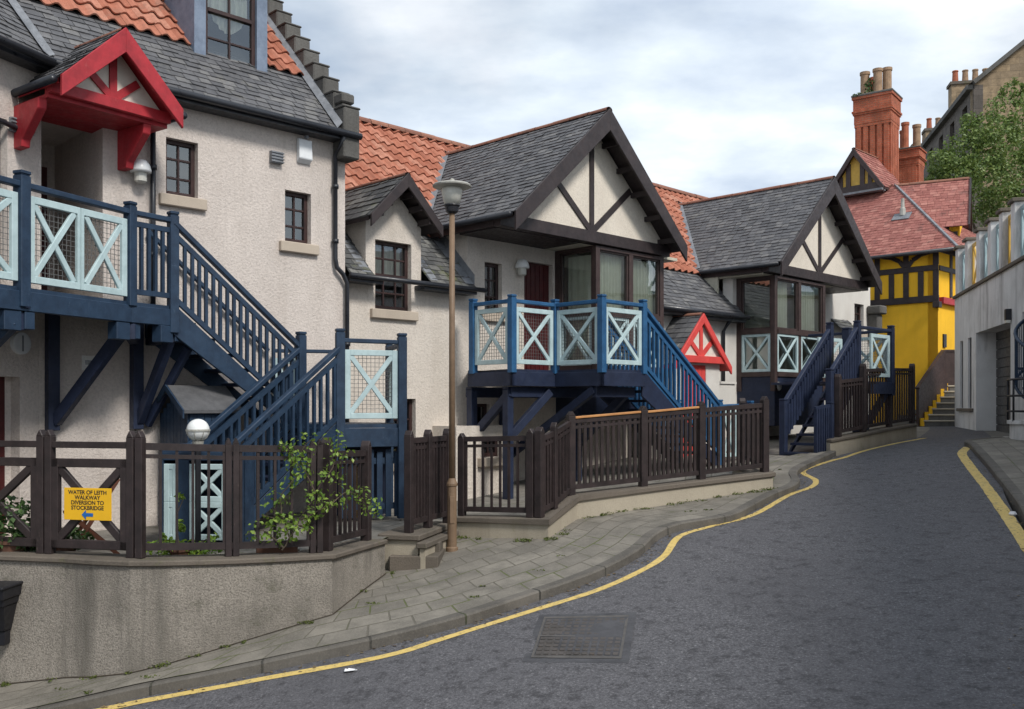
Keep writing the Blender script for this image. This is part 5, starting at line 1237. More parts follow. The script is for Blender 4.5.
# ================================================================== YARD THINGS
sh = thing('garden_shed', 'small navy boarded shed with felt roof tucked under the left stair', 'shed', W(5.7, 11.2, -1.5))
mb = MB()
for k in range(8): y = 10.88 + k * .094; mb.box(FU, 5.34, 5.365, y, y + .088, -1.5, -.10 + min(k, 7 - k) * .06)
for k in range(7): x = 5.36 + k * .095; mb.box(FU, x, x + .088, 10.86, 10.885, -1.5, -.08)
mb.box(FU, 5.366, 6.02, 10.886, 11.62, -1.5, -.12); mb.build('wall', M['blue'], sh)
mb = MB(); mb.prism(frame(W(5.26, 0), (-1, 1)), [(10.80, -.10), (11.25, .20), (11.70, -.10), (11.70, -.06), (11.25, .245), (10.80, -.06)], 0, -.78); mb.build('roof', M['shed_roof'], sh)
mb = MB(); mb.prism(frame(W(5.25, 0), (-1, 1)), [(10.78, -.16), (11.25, .18), (11.72, -.16), (11.72, -.06), (11.25, .25), (10.78, -.06)], .0, .02); mb.build('barge_board', M['blue'], sh)
bs = thing('bin_store', 'navy bin store with two pale cross lattice doors behind the fence', 'bin store', at(195, 500, 10.0))
Fb = frame(at(160, 500, 10.05), (1, -.10)); Fb.translation.z = 0; Lb = .80
mb = MB()
for a, b in ((0, .05), (.215, .33), (.75, .80)): mb.box(Fb, a, b, -.03, .03, -1.53, -.52)
mb.box(Fb, 0, Lb, -.03, .03, -.58, -.50); mb.box(Fb, 0, Lb, .02, .62, -.50, -.47); mb.box(Fb, 0, .03, .03, .6, -1.53, -.5); mb.box(Fb, Lb - .03, Lb, .03, .6, -1.53, -.5); mb.box(Fb, 0, Lb, .3, .33, -1.53, -.5); mb.build('frame', M['blue'], bs)
for a, b in ((.05, .215), (.33, .75)):
    for z0, z1 in ((-1.42, -1.02), (-1.02, -.62)): wall_panel_x(bs, Fb @ Vector((a, -.01, 0)), Fb @ Vector((b, -.01, 0)), z0, z1, 1, wire=False, fw=.06, name='lattice_door')
ch = thing('garden_chair', 'red brown folding wooden chair in the yard behind the sign', 'chair', at(88, 530, 9.7))
c0 = at(90, 540, 9.75); c0.z = -1.53; F = frame(c0, (.9, .5))
for y in (-.2, .2):
    mb = MB(); mb.beam(F @ Vector((-.22, y, 0)), F @ Vector((.25, y, .78)), .03, .04); mb.build('leg', M['chair_wood'], ch); mb = MB(); mb.beam(F @ Vector((.25, y * .9, 0)), F @ Vector((-.2, y * .9, .43)), .03, .04); mb.build('leg', M['chair_wood'], ch)
mb = MB()
for k in range(6): mb.box(F, -.24 + k * .075, -.19 + k * .075, -.2, .2, .42, .44)
mb.build('seat', M['chair_wood'], ch)
mb = MB()
for k in range(4): x = .10 + k * .035; z = .52 + k * .066; mb.box(F, x, x + .02, -.2, .2, z, z + .05)
mb.build('backrest', M['chair_wood'], ch)
# plants
def pot(p, r, h, label, cat='plant pot', blob=None, n=120, leaf='leaf_dark', size=.06):
    t = thing('potted_plant', label, cat, p); mb = MB(); mb.lathe(p, [(r * .7, 0), (r, h), (r * 1.1, h), (r * 1.1, h + .03), (r * .9, h + .03), (r * .88, h + .0)], 14); mb.build('pot', M['terracotta'], t)
    leaves('foliage', blob, n, size, M[leaf], t); return t
p = at(14, 545, 9.2); p.z = -1.53
pot(p, .16, .2, 'leafy dark green shrub at the left end of the yard', 'shrub', [(p + Vector((-.1, .0, .36)), (.40, .22, .30), 1), (p + Vector((.22, 0, .22)), (.18, .15, .2), .5), (p + Vector((-.5, .1, .3)), (.3, .2, .25), .6)], 1500, 'leaf_dark', .06)
p = at(62, 552, 9.3); p.z = -1.53; pot(p, .12, .12, 'low green plant under the yellow sign', 'plant', [(p + Vector((0, 0, .22)), (.32, .12, .12), 1)], 260, 'leaf_dark', .06)
def climber(name, pts, label, seed, n, r=.09):
    t = thing(name, label, 'climbing plant', pts[0][0]); blobs = []
    for path in pts:
        mb = MB(); P = dense(path, .06); P = [p + Vector((R(-.012, .012), R(-.012, .012), 0)) for p in P]; mb.tube(P, [.008 * (1 - .6 * i / len(P)) for i in range(len(P))], 5); mb.build('stem', M['bark'], t)
        for p in P[2:]:
            if R(0, 1) < .8: blobs.append((p + Vector((R(-.05, .05), R(-.05, .05), R(-.03, .03))), (r * R(.5, 1.2),) * 3, R(.3, 1)))
    leaves('foliage', blobs, n, .045, M['leaf_climb'], t); return t
Y0 = 9.22
def cp(px, py, Y=Y0): return at(px, py, Y)
climber('climbing_plant', [[cp(283, 550), cp(300, 520), cp(318, 490), cp(335, 462, 9.4), cp(340, 440, 9.4)], [cp(283, 548), cp(262, 530), cp(246, 535)], [cp(290, 540), cp(280, 500), cp(300, 470), cp(285, 448)], [cp(300, 520), cp(330, 505, 9.35), cp(350, 492, 9.6), cp(372, 512, 9.7)], [cp(300, 525), cp(312, 530), cp(262, 515)], [cp(315, 495), cp(300, 455), cp(310, 440)]], 'yellow green climber twining through the fence bars near its right end', 1, 820, .12)
climber('climbing_plant', [[cp(180, 550, 9.1), cp(176, 520, 9.1), cp(184, 500, 9.1)], [cp(180, 550, 9.1), cp(160, 540, 9.1)], [cp(190, 548, 9.1), cp(212, 536, 9.1)]], 'thin green plant in front of the pale lattice doors', 2, 150, .06)
p = at(180, 553, 9.25); p.z = -1.50; pot(p, .10, .08, 'straggly ground plant under the lattice doors', 'plant', [(p + Vector((0, 0, .10)), (.42, .10, .09), 1)], 330, 'leaf_bright', .05)
for px, lab in ((277, 'terracotta trough at the foot of the climber'),):
    p = at(px, 552, 9.45); p.z = -1.52; t = thing('plant_trough', lab, 'plant pot', p); F = frame(p, (1, .25)); mb = MB(); mb.box(F, -.2, .2, -.08, .08, 0, .13); mb.build('trough', M['terracotta'], t, bevel=.01); mb = MB(); mb.box(F, -.18, .18, -.06, .06, .13, .136); mb.build('soil', M['soil'], t)

# ================================================================== YELLOW HOUSE at the top of the road
Yc = Vector((12.78, 28.5, 0)); FY = frame(Yc, (-1, 1))         # x: back along the front wall from the near corner; y negative: towards the street side
yh = thing('timbered_house', 'bright yellow half timbered house with red tiled roof at the top of the road', 'house', (Yc.x, Yc.y, -.6))
bt = M['brown']; yw = M['yellow_wall']
# street wall lies along x (depth 0); side wall runs along U from the corner
FS = frame(Yc, (1, 1))
mb = MB(); mb.wall(FY, [(0, -1.2), (7.5, -1.2), (7.5, 4.75), (0, 4.75)], [], 0, -.3); mb.wall(FS, [(0, -1.2), (4.5, -1.2), (4.5, 4.75), (0, 4.75)], [], .002, .3); mb.build('wall', yw, yh)
def ty(x0, x1, z0, z1, o=.035): 
    mb.box(FY, x0, x1, 0.0, o, z0, z1)
mb = MB()
ty(-.04, 7.5, 3.10, 3.30, .06); ty(-.02, 7.5, 4.05, 4.22); ty(-.02, 7.5, 4.62, 4.78, .05)
for k in range(12): ty(-.03 + k * .45, .14 + k * .45, 3.30, 4.05)
for x in (-.03, .87, 1.77, 2.67, 3.6): ty(x, x + .17, 4.22, 4.62)
for (xa_, xb_) in ((.90, .18), (1.0, 1.72), (2.70, 1.98), (2.8, 3.5)):
    P = [(xa_, 4.22), (xa_ + (xb_ - xa_) * .2, 4.42), (xa_ + (xb_ - xa_) * .55, 4.56), (xb_, 4.63)]
    for a, b in zip(P, P[1:]): mb.beam(FY @ Vector((a[0], .02, a[1])), FY @ Vector((b[0], .02, b[1])), .13, .036, FY.to_3x3() @ Vector((0, 1, 0)))
mb.box(FY, 1.62, 1.84, 0, .16, 2.90, 3.10); mb.box(FY, -.1, .1, -.05, .16, 2.92, 3.10)
for x in (.9, 1.9, 2.9, 3.8): mb.box(FS, x, x + .18, -.034, 0, 3.3, 4.7)
mb.box(FS, .06, 4.5, -.04, 0, 4.05, 4.2); mb.box(FS, .06, 4.5, -.04, 0, 4.6, 4.75)
mb.build('timber_frame', bt, yh, bevel=.008)
mb = MB(); mb.box(FS, .08, 4.5, -.14, .0, 3.05, 3.24); mb.build('jetty_sill', M['red'], yh)
# roof
rz0, sl_ = 4.60, .89; ov = .42
E0 = FY @ Vector((-.72, ov, rz0)); E1 = FY @ Vector((7.5, ov, rz0)); run_ = 3.2
dirU = W(1, 0); top0 = E0 + dirU * run_ + W(0, run_ * 1.0) + Vector((0, 0, run_ * sl_)); 
Ls = (E1 - E0).length; upv = dirU + Vector((0, 0, sl_)); Hs = upv.length * run_
Fm = sframe(E1, (E0 - E1), upv)
hipf = lambda y: Ls - (y / Hs) * run_
slates(Fm, 0, hipf, Hs, M['red_tile'], 'roof', yh, h=.15, w=.2, lift=.012)
Fh = sframe(E0, dirU, Vector((-W(0, -1).x, -W(0, -1).y, 0)) + Vector((0, 0, sl_)))
slates(Fh, lambda y: (y / Hs) * run_, 5.6, Hs, M['red_tile'], 'roof', yh, h=.15, w=.2, lift=.012)
hp0, hp1 = E0.copy(), E0 + dirU * run_ + W(0, run_) + Vector((0, 0, run_ * sl_))
mb = MB(); mb.beam(hp0 + Vector((0, 0, .02)), hp1 + Vector((0, 0, .03)), .07, .05); mb.build('hip_flashing', M['lead'], yh)
rt = rz0 + run_ * sl_
# wing swinging to the right from the hip top, with its own verge
rA = hp1.copy(); rA.z = rt; rB = Vector((rA.x + 2.03, rA.y - 1.03, rt)); exw = (rB - rA).normalized(); dnw = Vector((-.452, -.892, 0)); slw = .93
upw = -dnw + Vector((0, 0, slw)); rnw = 2.02; Hw = upw.length * rnw
eL = rA + dnw * rnw - Vector((0, 0, slw * rnw)); Fw = sframe(eL, exw, upw); Lw = (rB - rA).length
slates(Fw, 0, Lw, Hw, M['red_tile'], 'roof', yh, h=.15, w=.2, lift=.012)
ridge(rA, rB, yh, .10); ridge(rA + W(0, .1), rA + W(0, 4.2), yh, .10)
bkw = -dnw * 2.6 - Vector((0, 0, slw * 2.6)); mb = MB(); mb.face([rA, rB, rB + bkw, rA + bkw]); mb.face([hp1, hp1 + W(0, 4.2), hp1 + W(2.6, 4.2, -2.4), hp1 + W(2.6, 0, -2.4)]); mb.build('back_roof', M['red_tile'], yh)
eR = eL + exw * Lw; mb = MB(); mb.beam(eR + exw * .03 + Vector((0, 0, -.06)), rB + exw * .03 + Vector((0, 0, -.06)), .05, .20); mb.beam(rB + exw * .03 + Vector((0, 0, -.06)), rB + bkw + exw * .03 + Vector((0, 0, -.06)), .05, .20); mb.build('gable_verge', bt, yh)
flt = lambda p: (p.x, p.y, 0)
Fwl = frame(flt(eL - dnw * .35), exw); mb = MB(); mb.prism(frame(flt(eR - exw * .25 - dnw * .35), -dnw), [(0, -1), (4.2, -1), (4.2, eL.z + .3), (1.67, rt - .1), (0, eL.z + .3)], 0, .2); mb.box(Fwl, 0, Lw - .46, 0, .2, -1, eL.z + .30); mb.build('wall', yw, yh)
mb = MB(); mb.box(Fwl, Lw - .75, Lw - .55, -.04, -.001, 2.5, eL.z + .25); mb.box(Fwl, .4, .55, -.04, -.001, 2.5, eL.z + .25); mb.box(Fwl, 0, Lw - .3, -.05, -.001, eL.z - .30, eL.z - .12); mb.build('timber_frame', bt, yh)
mb = MB(); mb.face([eL + Vector((0, 0, -.02)), eR + Vector((0, 0, -.02)), eR - dnw * .4 + Vector((0, 0, .34)), eL - dnw * .4 + Vector((0, 0, .34))]); mb.build('soffit', bt, yh)
# soffit of the street eaves
mb = MB(); mb.face([E0 + Vector((0, 0, -.03)), E1 + Vector((0, 0, -.03)), FY @ Vector((7.5, 0, rz0 + .25)), FY @ Vector((0, 0, rz0 + .25))]); a, b = E0 + Vector((0, 0, -.03)), E0 + dirU * 5 + Vector((0, 0, -.03)); mb.face([a, b, FS @ Vector((4.8, 0, rz0 + .25)), FS @ Vector((0, 0, rz0 + .25))]); mb.build('soffit', bt, yh)
mb = MB(); mb.tube([E0 + Vector((0, 0, -.03)), E1 + Vector((0, 0, -.03))], .06, 8); mb.build('gutter', M['gutter'], yh, smooth=True)
# gablet
gc = (hp1 + W(0, 1.35)); gxx = Fm
FGb = frame((gc.x, gc.y, 0) , (-1, 1))
FGb = frame(hp1 + W(-.45, .25) - Vector((0, 0, hp1.z)), (-1, 1)); gz0 = rt - .12
mb = MB(); gw = 1.9
gb0, gbA = -.1, gw / 2
FGn = frame(FGb @ Vector((gw, 0, 0)), (1, -1))       # faces the street, depth away from it
gable_roof(yh, FGn, -.12, gw + .12, gw / 2, gz0 + .02, gz0 + 1.5, -.1, 2.0, M['red_tile'], board=.20, boardmat=M['brown_w'], gutters='', ridge_r=.07, blocks=False, h=.15, w=.2, names=('gablet_roof', 'gablet_barge'))
mb = MB(); mb.prism(FGn, [(.05, gz0), (gw - .05, gz0), (gw / 2, gz0 + 1.36)], .05, .15); mb.build('gablet_panel', M['yellow_paint'], yh)
mb = MB(); mb.box(FGn, 0, gw, -.0, .048, gz0 - .02, gz0 + .24)
for x in (.62, 1.12): mb.box(FGn, x, x + .16, .0, .047, gz0 + .24, gz0 + 1.0)
mb.box(FGn, .36, .5, .0, .046, gz0 + .24, gz0 + .6); mb.box(FGn, 1.4, 1.54, 0, .046, gz0 + .24, gz0 + .6); mb.build('timber_frame', M['brown_w'], yh)
mb = MB(); mb.box(FGn, -.1, gw + .1, -.25, .05, gz0 - .10, gz0 - .03); mb.build('lead_apron', M['lead'], yh)
p = Fm @ Vector((Ls - 2.3, Hs * .52, 0)); mb = MB(); mb.lathe(p, [(.10, 0), (.09, .22), (.06, .26), (.05, .55)], 10); mb.build('vent_pipe', M['lamp_grey'], yh)
mb = MB(); q = Fm @ Vector((Ls - 2.3, Hs * .50, .03)); Fq = Fm.copy(); Fq.translation = q; mb.box(Fq, -.28, .28, -.18, .18, -.01, .012); mb.build('lead_slate', M['lead'], yh)
mb = MB(); c = FY @ Vector((2.0, .001, 1.05)); mb.lathe(None, [(.10, 0), (.10, .05), (.05, .07)], 12, FY @ Matrix.Translation((2.1, 0, 1.35)) @ Matrix.Rotation(math.radians(-90), 4, 'X')); mb.build('round_vent', M['alarm_white'], yh)
mb = MB(); mb.box(FS, .35, .58, -.04, -.001, 1.75, 2.15); mb.build('wall_plaque', M['iron'], yh)
# chimneys
def chimney(c, w, d, z0, z1, pots, name, label, nf=4, ex=(.8, -.6)):
    t = thing(name, label, 'chimney', (c.x, c.y, z0)); F = frame((c.x, c.y, 0), ex); mb = MB()
    mb.box(F, -w / 2, w / 2, -d / 2, d / 2, z0, z1 - 1.05 * w); br_ = .9 * w
    for k in range(nf + 1):
        x = -w / 2 + k * (w - .16) / nf
        mb.box(F, x, x + .16, -d / 2 - .07, -d / 2, z0, z1 - 1.05 * w)
    for k in range(nf + 1):
        y = -d / 2 + k * (d - .16) / nf; mb.box(F, -w / 2 - .07, -w / 2, y, y + .16, z0, z1 - 1.05 * w); mb.box(F, w / 2, w / 2 + .07, y, y + .16, z0, z1 - 1.05 * w)
    h = 1.05 * w; zz = z1 - h
    for (a, b, o) in ((0, .10, .075), (.10, .38, .085), (.38, .44, .12), (.44, .50, .15), (.50, .86, .11), (.86, .93, .15)):
        mb.box(F, -w / 2 - o, w / 2 + o, -d / 2 - o, d / 2 + o, zz + h * a, zz + h * b)
    mb.build('stack', M['brick'], t, boxuv=True)
    mb = MB(); mb.box(F, -w / 2 - .17, w / 2 + .17, -d / 2 - .17, d / 2 + .17, z1 - h * .07, z1); mb.build('cap', M['dark_stone'], t, bevel=.02)
    for (x, y, r, hh, m) in pots:
        mb = MB(); c_ = F @ Vector((x, y, z1)); mb.lathe(c_, [(r * 1.05, 0), (r * .92, .1), (r * .9, hh - .12), (r * 1.06, hh - .1), (r * 1.06, hh), (r * .75, hh), (r * .75, hh - .2)], 14); mb.build('chimney_pot', M[m], t)
    return F
c = at(877, 200, 34.5); c.z = 0
F = chimney(c, 1.12, 1.0, 5.6, 11.2, [(-.33, -.33, .17, .85, 'pot_clay'), (.12, -.33, .17, .88, 'pot_clay'), (.36, -.02, .17, .95, 'pot_clay'), (-.2, .3, .17, .8, 'pot_red')], 'brick_chimney', 'tall ribbed red brick chimney with four pots on the yellow house', 4)
w_ = F @ Vector((-.1, -.42, 11.2)); tag(leaves('weeds', [(w_ + Vector((0, 0, .2)), (.22, .18, .36), 1), (w_ + Vector((-.4, .1, -.02)), (.2, .12, .08), .5), (w_ + Vector((.3, -.1, -.25)), (.15, .1, .2), .4)], 170, .11, M['leaf_dark']), 'tuft of weeds growing on top of the tall brick chimney', 'weeds')
c = at(910, 200, 35.6); c.z = 0
F = chimney(c, .66, .7, 6.2, 9.55, [(-.30, 0.1, .10, .8, 'pot_red'), (-.12, -.2, .14, 1.0, 'pot_red'), (.24, .0, .15, .9, 'pot_clay')], 'brick_chimney', 'shorter red brick chimney with red and buff pots behind the tall one', 3)
w_ = F @ Vector((-.42, -.3, 9.5)); tag(leaves('weeds', [(w_, (.25, .2, .15), 1)], 60, .11, M['leaf_bright']), 'small green weeds at the left edge of the shorter chimney', 'weeds')
# steps beside the yellow house
ys = thing('stone_steps', 'worn stone steps with yellow edges climbing beside the yellow house', 'steps', (12.1, 26.9, -.6))
for k in range(7):
    y0 = 26.85 + k * .27; x0 = 11.65 + k * .235; z = -.60 + (k + 1) * .17
    mb = MB(); mb.box(Matrix(), x0, x0 + 1.5, y0, y0 + 2.4 - k * .27, -.9 if k == 0 else z - .17, z - .05); mb.build('riser', M['dark_stone'], ys)
    mb = MB(); mb.box(Matrix(), x0 - .02, x0 + 1.5, y0 - .03, y0 + .3, z - .05, z); mb.build('tread', M['stone'], ys, bevel=.015)
    mb = MB(); mb.box(Matrix(), x0 - .10, x0 - .0, y0 - .01, y0 + .27, z - .17, z + .06); mb.build('edge', yw, ys)
br_ = thing('stair_screen', 'dark brown solid boarded handrail climbing beside the stone steps', 'handrail', (11.6, 26.8, -.6))
a, b = Vector((11.50, 26.85, 0)), Vector((12.96, 28.45, 0)); F = frame(a, b - a); Lq = (b - a).length
mb = MB(); mb.prism(F, [(0, -.75), (Lq, .40), (Lq, 1.60), (0, .44)], 0, .08); mb.box(frame(b, (1, .12)), 0, 2.2, 0, .08, .2, 1.60); mb.build('screen', M['brown_w'], br_)
mb = MB(); mb.beam(F @ Vector((0, .04, .47)), F @ Vector((Lq, .04, 1.63)), .12, .06); mb.beam(b + Vector((0, .04, 1.63)), b + Vector((2.2, .30, 1.63)), .12, .06); mb.build('handrail', M['brown_w'], br_)

# ================================================================== CONCRETE BUILDING on the right
FR0 = Vector((12.35, 26.5, 0)); dR = Vector((-.26, -.966, 0)).normalized(); FB = frame(FR0, dR)     # x towards the viewer along the front, y positive: into the building? (left of dR)
FB = frame(FR0, dR); sgnB = 1
# left of dR (walking towards the viewer) is +x world = into the building
cb = thing('concrete_building', 'stained grey concrete garage building with coloured cross panels along its roof terrace', 'building', (12.35, 26.5, -.6))
cn = M['concrete']
def xr(px): # distance along front for a pixel column
    r = r_(px); return (FR0.x - r * FR0.y) / (r * dR.y - dR.x)
x9, x10 = xr(976), xr(1010.5)
s1, s2, s3, s4 = xr(960), xr(963.0), xr(968), xr(971.5)
mb = MB(); mb.wall(FB, [(0, -1.2), (14, -1.8), (32, -4.5), (32, 2.95), (0, 2.95)], [(x9, x10, -.70, 1.80), (s1, s2, -.08, 1.72), (s3, s4, -.08, 1.74), (x10 + 1.0, x10 + 2.0, .2, 1.9)], 0, .55); mb.box(FB, .0, .4, .55, 9, -1.2, 2.95); mb.box(FB, 0, 32, .55, 9, 2.85, 2.94); mb.build('wall', cn, cb)  # front extended out of view to block low light and darken under the decks
mb = MB()
for k in range(11): z = -.72 + k * .232; mb.box(FB, x9 - .02, x10 + .02, .46 + .012 * 0, .50, z + .012, z + .226)
mb.box(FB, x9, x10, .49, .53, -.75, 1.8); mb.build('garage_door', M['garage'], cb, bevel=.008)
for a, b in ((s1, s2), (s3, s4)):
    mb = MB(); mb.box(FB, a, b, .05, .10, -.08, 1.73); mb.build('slit_window', M['iron'], cb)
mb = MB(); mb.box(FB, x10 + 1.0, x10 + 2.0, .3, .35, .2, 1.9); mb.build('window', M['iron'], cb)
mb = MB(); mb.box(FB, s1 - .15, s4 + .25, -.07, .0, -.17, -.085); mb.build('sill', M['coping'], cb, bevel=.01)
mb = MB(); mb.box(FB, -.03, 32, -.06, .02, 2.95, 3.03); mb.build('string_course', M['coping'], cb, bevel=.01)
pts_px = [956.5, 966, 977.5, 989, 1000.5, 1012.5, 1027]; xp = [xr(x) for x in pts_px]
M['panel_blue'] = paint('pale blue panel', (.33, .44, .46), (.25, .35, .37), .6)
for k, x in enumerate(xp):
    mb = MB(); mb.box(FB, x - .16, x + .16, .0, .30, 3.031, 4.30); pr = mb.build('pier', cn, cb, bevel=.01)
    mb = MB(); mb.box(FB, x - .22, x + .22, -.06, .36, 4.30, 4.38); mb.build('pier_cap', M['coping'], pr, bevel=.012)
mb = MB(); mb.box(FB, xp[-1] + .17, 32, .02, .28, 3.031, 4.2); mb.build('parapet', cn, cb)  # unseen stretch, left plain so the bay glass mirrors no crosses
for k, (a, b) in enumerate(zip(xp, xp[1:])):
    m = M['panel_blue'] if k in (0, 2, 3, 5, 7) else M['yellow_paint']
    wall_panel_x(cb, FB @ Vector((a + .16, .14, 0)), FB @ Vector((b - .16, .14, 0)), 3.06, 4.20, 1, mat=m, wire=False, fw=.09)
mb = MB(); mb.box(FB, 0, 14, .30, .34, 3.031, 4.1); mb.build('terrace_screen', M['room'], cb) if False else None
xl = xr(1011); t = thing('wall_lamp', 'black box lantern on the concrete wall beside the garage door', 'wall lamp', FB @ Vector((xl, 0, 1.9)))
mb = MB(); mb.box(FB, xl - .07, xl + .07, -.12, -.001, 1.82, 2.06); mb.build('case', M['iron'], t, bevel=.01); mb = MB(); mb.box(FB, xl - .06, xl + .06, -.11, -.02, 1.76, 1.82); mb.build('lens', M['lamp_glass'], t)
# curved blue stair balustrade at the right edge
cs = thing('curved_stair', 'curved blue metal stair balustrade at the right edge of the street', 'stairs', at(1022, 420, 18.2))
cc = Vector((11.02, 18.35, 0)); rr = 1.15; P0, P1, Pm = [], [], []
for k in range(15):
    a = math.radians(118 + k * 9); zz = 1.75 - .085 * k; p = cc + Vector((math.cos(a) * rr, math.sin(a) * rr, 0))
    P0.append(p + Vector((0, 0, zz))); P1.append(p + Vector((0, 0, -.10)) if False else p + Vector((0, 0, max(-.15, zz - 1.0)))); 
mb = MB(); mb.tube(P0, .035, 8); mb.build('handrail', M['blue'], cs, smooth=True)
mb = MB(); mb.tube(P1, .03, 6); mb.build('lower_rail', M['blue'], cs, smooth=True)
D0, D1 = dense(P0, .09), dense(P1, .09); nn = min(len(D0), len(D1))
mb = MB()
for k in range(nn): 
    if k % 1 == 0: mb.tube([D0[k], Vector((D0[k].x, D0[k].y, D1[min(k, len(D1) - 1)].z))], .011, 5)
mb.build('baluster_panel', M['blue'], cs)
for k in range(5):
    a0, a1 = math.radians(125 + k * 24), math.radians(125 + (k + 1) * 24); z = .75 - .2 * k; mb = MB(); mb.slab(Matrix.Translation(cc), [(math.cos(a) * r, math.sin(a) * r) for a, r in ((a0, .15), (a0, 1.1), ((a0 + a1) / 2, 1.12), (a1, 1.1), (a1, .15))], z - .05, z); mb.build('tread', M['iron'], cs)
mb = MB(); mb.lathe(cc, [(.07, -1), (.07, 2)], 10); mb.build('newel', M['blue_dark'], cs)
mb = MB(); mb.lathe(cc, [(1.25, -1.2), (1.25, -.38), (1.30, -.37), (1.30, -.30)], 24); mb.build('plinth', M['concrete'], cs)
mb = MB()
for z in (-.12, .18, .5): mb.tube([cc + Vector((math.cos(math.radians(a)) * 1.28, math.sin(math.radians(a)) * 1.28, z)) for a in range(150, 262, 8)], .022, 6)
for a in (150, 175, 200, 225, 250): mb.tube([cc + Vector((math.cos(math.radians(a)) * 1.28, math.sin(math.radians(a)) * 1.28, -.32)), cc + Vector((math.cos(math.radians(a)) * 1.28, math.sin(math.radians(a)) * 1.28, .5))], .022, 6)
mb.build('guard_rail', M['iron'], cs, smooth=True)

# ================================================================== TENEMENT far behind
tn = thing('stone_tenement', 'tall old stone tenement with bare gable rising behind the tree', 'tenement', (34, 62, -.5))
dT = Vector((.218, 1, 0)).normalized(); FT = frame((29.1, 60, 0), dT)      # x away along the darker front (faces left), gable at x=0 faces the viewer
zE = 20.2; wid = 11.0; FTg = frame((29.1, 60, 0), (dT.y, -dT.x))
wins = []
for i in range(6):
    for zb in (17.1, 13.2, 9.2): wins.append((1.4 + i * 3.4, 2.7 + i * 3.4, zb, zb + 2.3))
mb = MB(); FTm = frame(FT @ Vector((24, 0, 0)), -dT)
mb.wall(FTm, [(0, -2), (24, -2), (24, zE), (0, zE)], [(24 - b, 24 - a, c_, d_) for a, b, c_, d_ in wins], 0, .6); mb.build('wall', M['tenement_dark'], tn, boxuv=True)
for a, b, c_, d_ in wins:
    mb = MB(); mb.box(FTm, 24 - b, 24 - a, .25, .3, c_, d_); mb.build('window', M['iron'], tn)
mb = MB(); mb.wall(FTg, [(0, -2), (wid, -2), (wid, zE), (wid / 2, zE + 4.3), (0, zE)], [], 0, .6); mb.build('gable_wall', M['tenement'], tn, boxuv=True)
mb = MB(); a0, a1 = FTg @ Vector((0, 0, zE)), FTg @ Vector((wid / 2, 0, zE + 4.3)); dd_ = dT * 24; a2 = FTg @ Vector((wid, 0, zE))
mb.face([a0 + Vector((-.3, 0, .0)), a1 + Vector((0, 0, .15)), a1 + dd_ + Vector((0, 0, .15)), a0 + dd_ + Vector((-.3, 0, 0))]); mb.face([a1 + Vector((0, 0, .15)), a2, a2 + dd_, a1 + dd_ + Vector((0, 0, .15))]); mb.build('roof', M['slate'], tn)
mb = MB(); mb.beam(a0 + Vector((0, 0, .1)), a1 + Vector((0, 0, .2)), .7, .25); mb.build('skew', M['dark_stone'], tn)
mb = MB(); mb.box(FTm, 0, 24, -.35, .1, zE - .25, zE + .05); mb.build('cornice', M['dark_stone'], tn)
for d_, hgt_, nam in ((6.5, 3.6, 0), (15.0, 2.2, 1), (20, 2.4, 1)):
    mb = MB(); mb.box(FT, d_, d_ + 1.0, -2.9, -.2, zE - 1, zE + hgt_ * .6); stk = mb.build('chimney', M['tenement'], tn, boxuv=True)
    mb = MB(); mb.box(FT, d_ - .1, d_ + 1.1, -3.0, -.1, zE + hgt_ * .6, zE + hgt_ * .6 + .2); mb.build('chimney_cap', M['coping'], stk)
    for k in range(4): mb = MB(); mb.lathe(FT @ Vector((d_ + .5, -.55 - k * .65, zE + hgt_ * .6 + .2)), [(.22, 0), (.18, .8), (.22, .82), (.2, .9)], 10); mb.build('chimney_pot', M['pot_clay'] if k else M['pot_red'], stk)
an = thing('roof_aerial', 'thin television aerial on the tenement gable top', 'aerial', a1)
mb = MB(); q = FTg @ Vector((wid * .40, -.1, zE + 3.3)); mb.tube([q, q + Vector((0, 0, 3.1))], .03, 5); mb.build('mast', M['iron'], an)
mb = MB(); b_ = q + Vector((0, 0, 2.7)); mb.beam(b_ + Vector((-1.4, 0, .1)), b_ + Vector((1.0, 0, 0)), .03, .03)
for k in range(8): x = -1.3 + k * .3; mb.beam(b_ + Vector((x, -.0, .05 - .35)), b_ + Vector((x, 0, .05 + .35)), .02, .02)
mb.build('antenna', M['iron'], an)
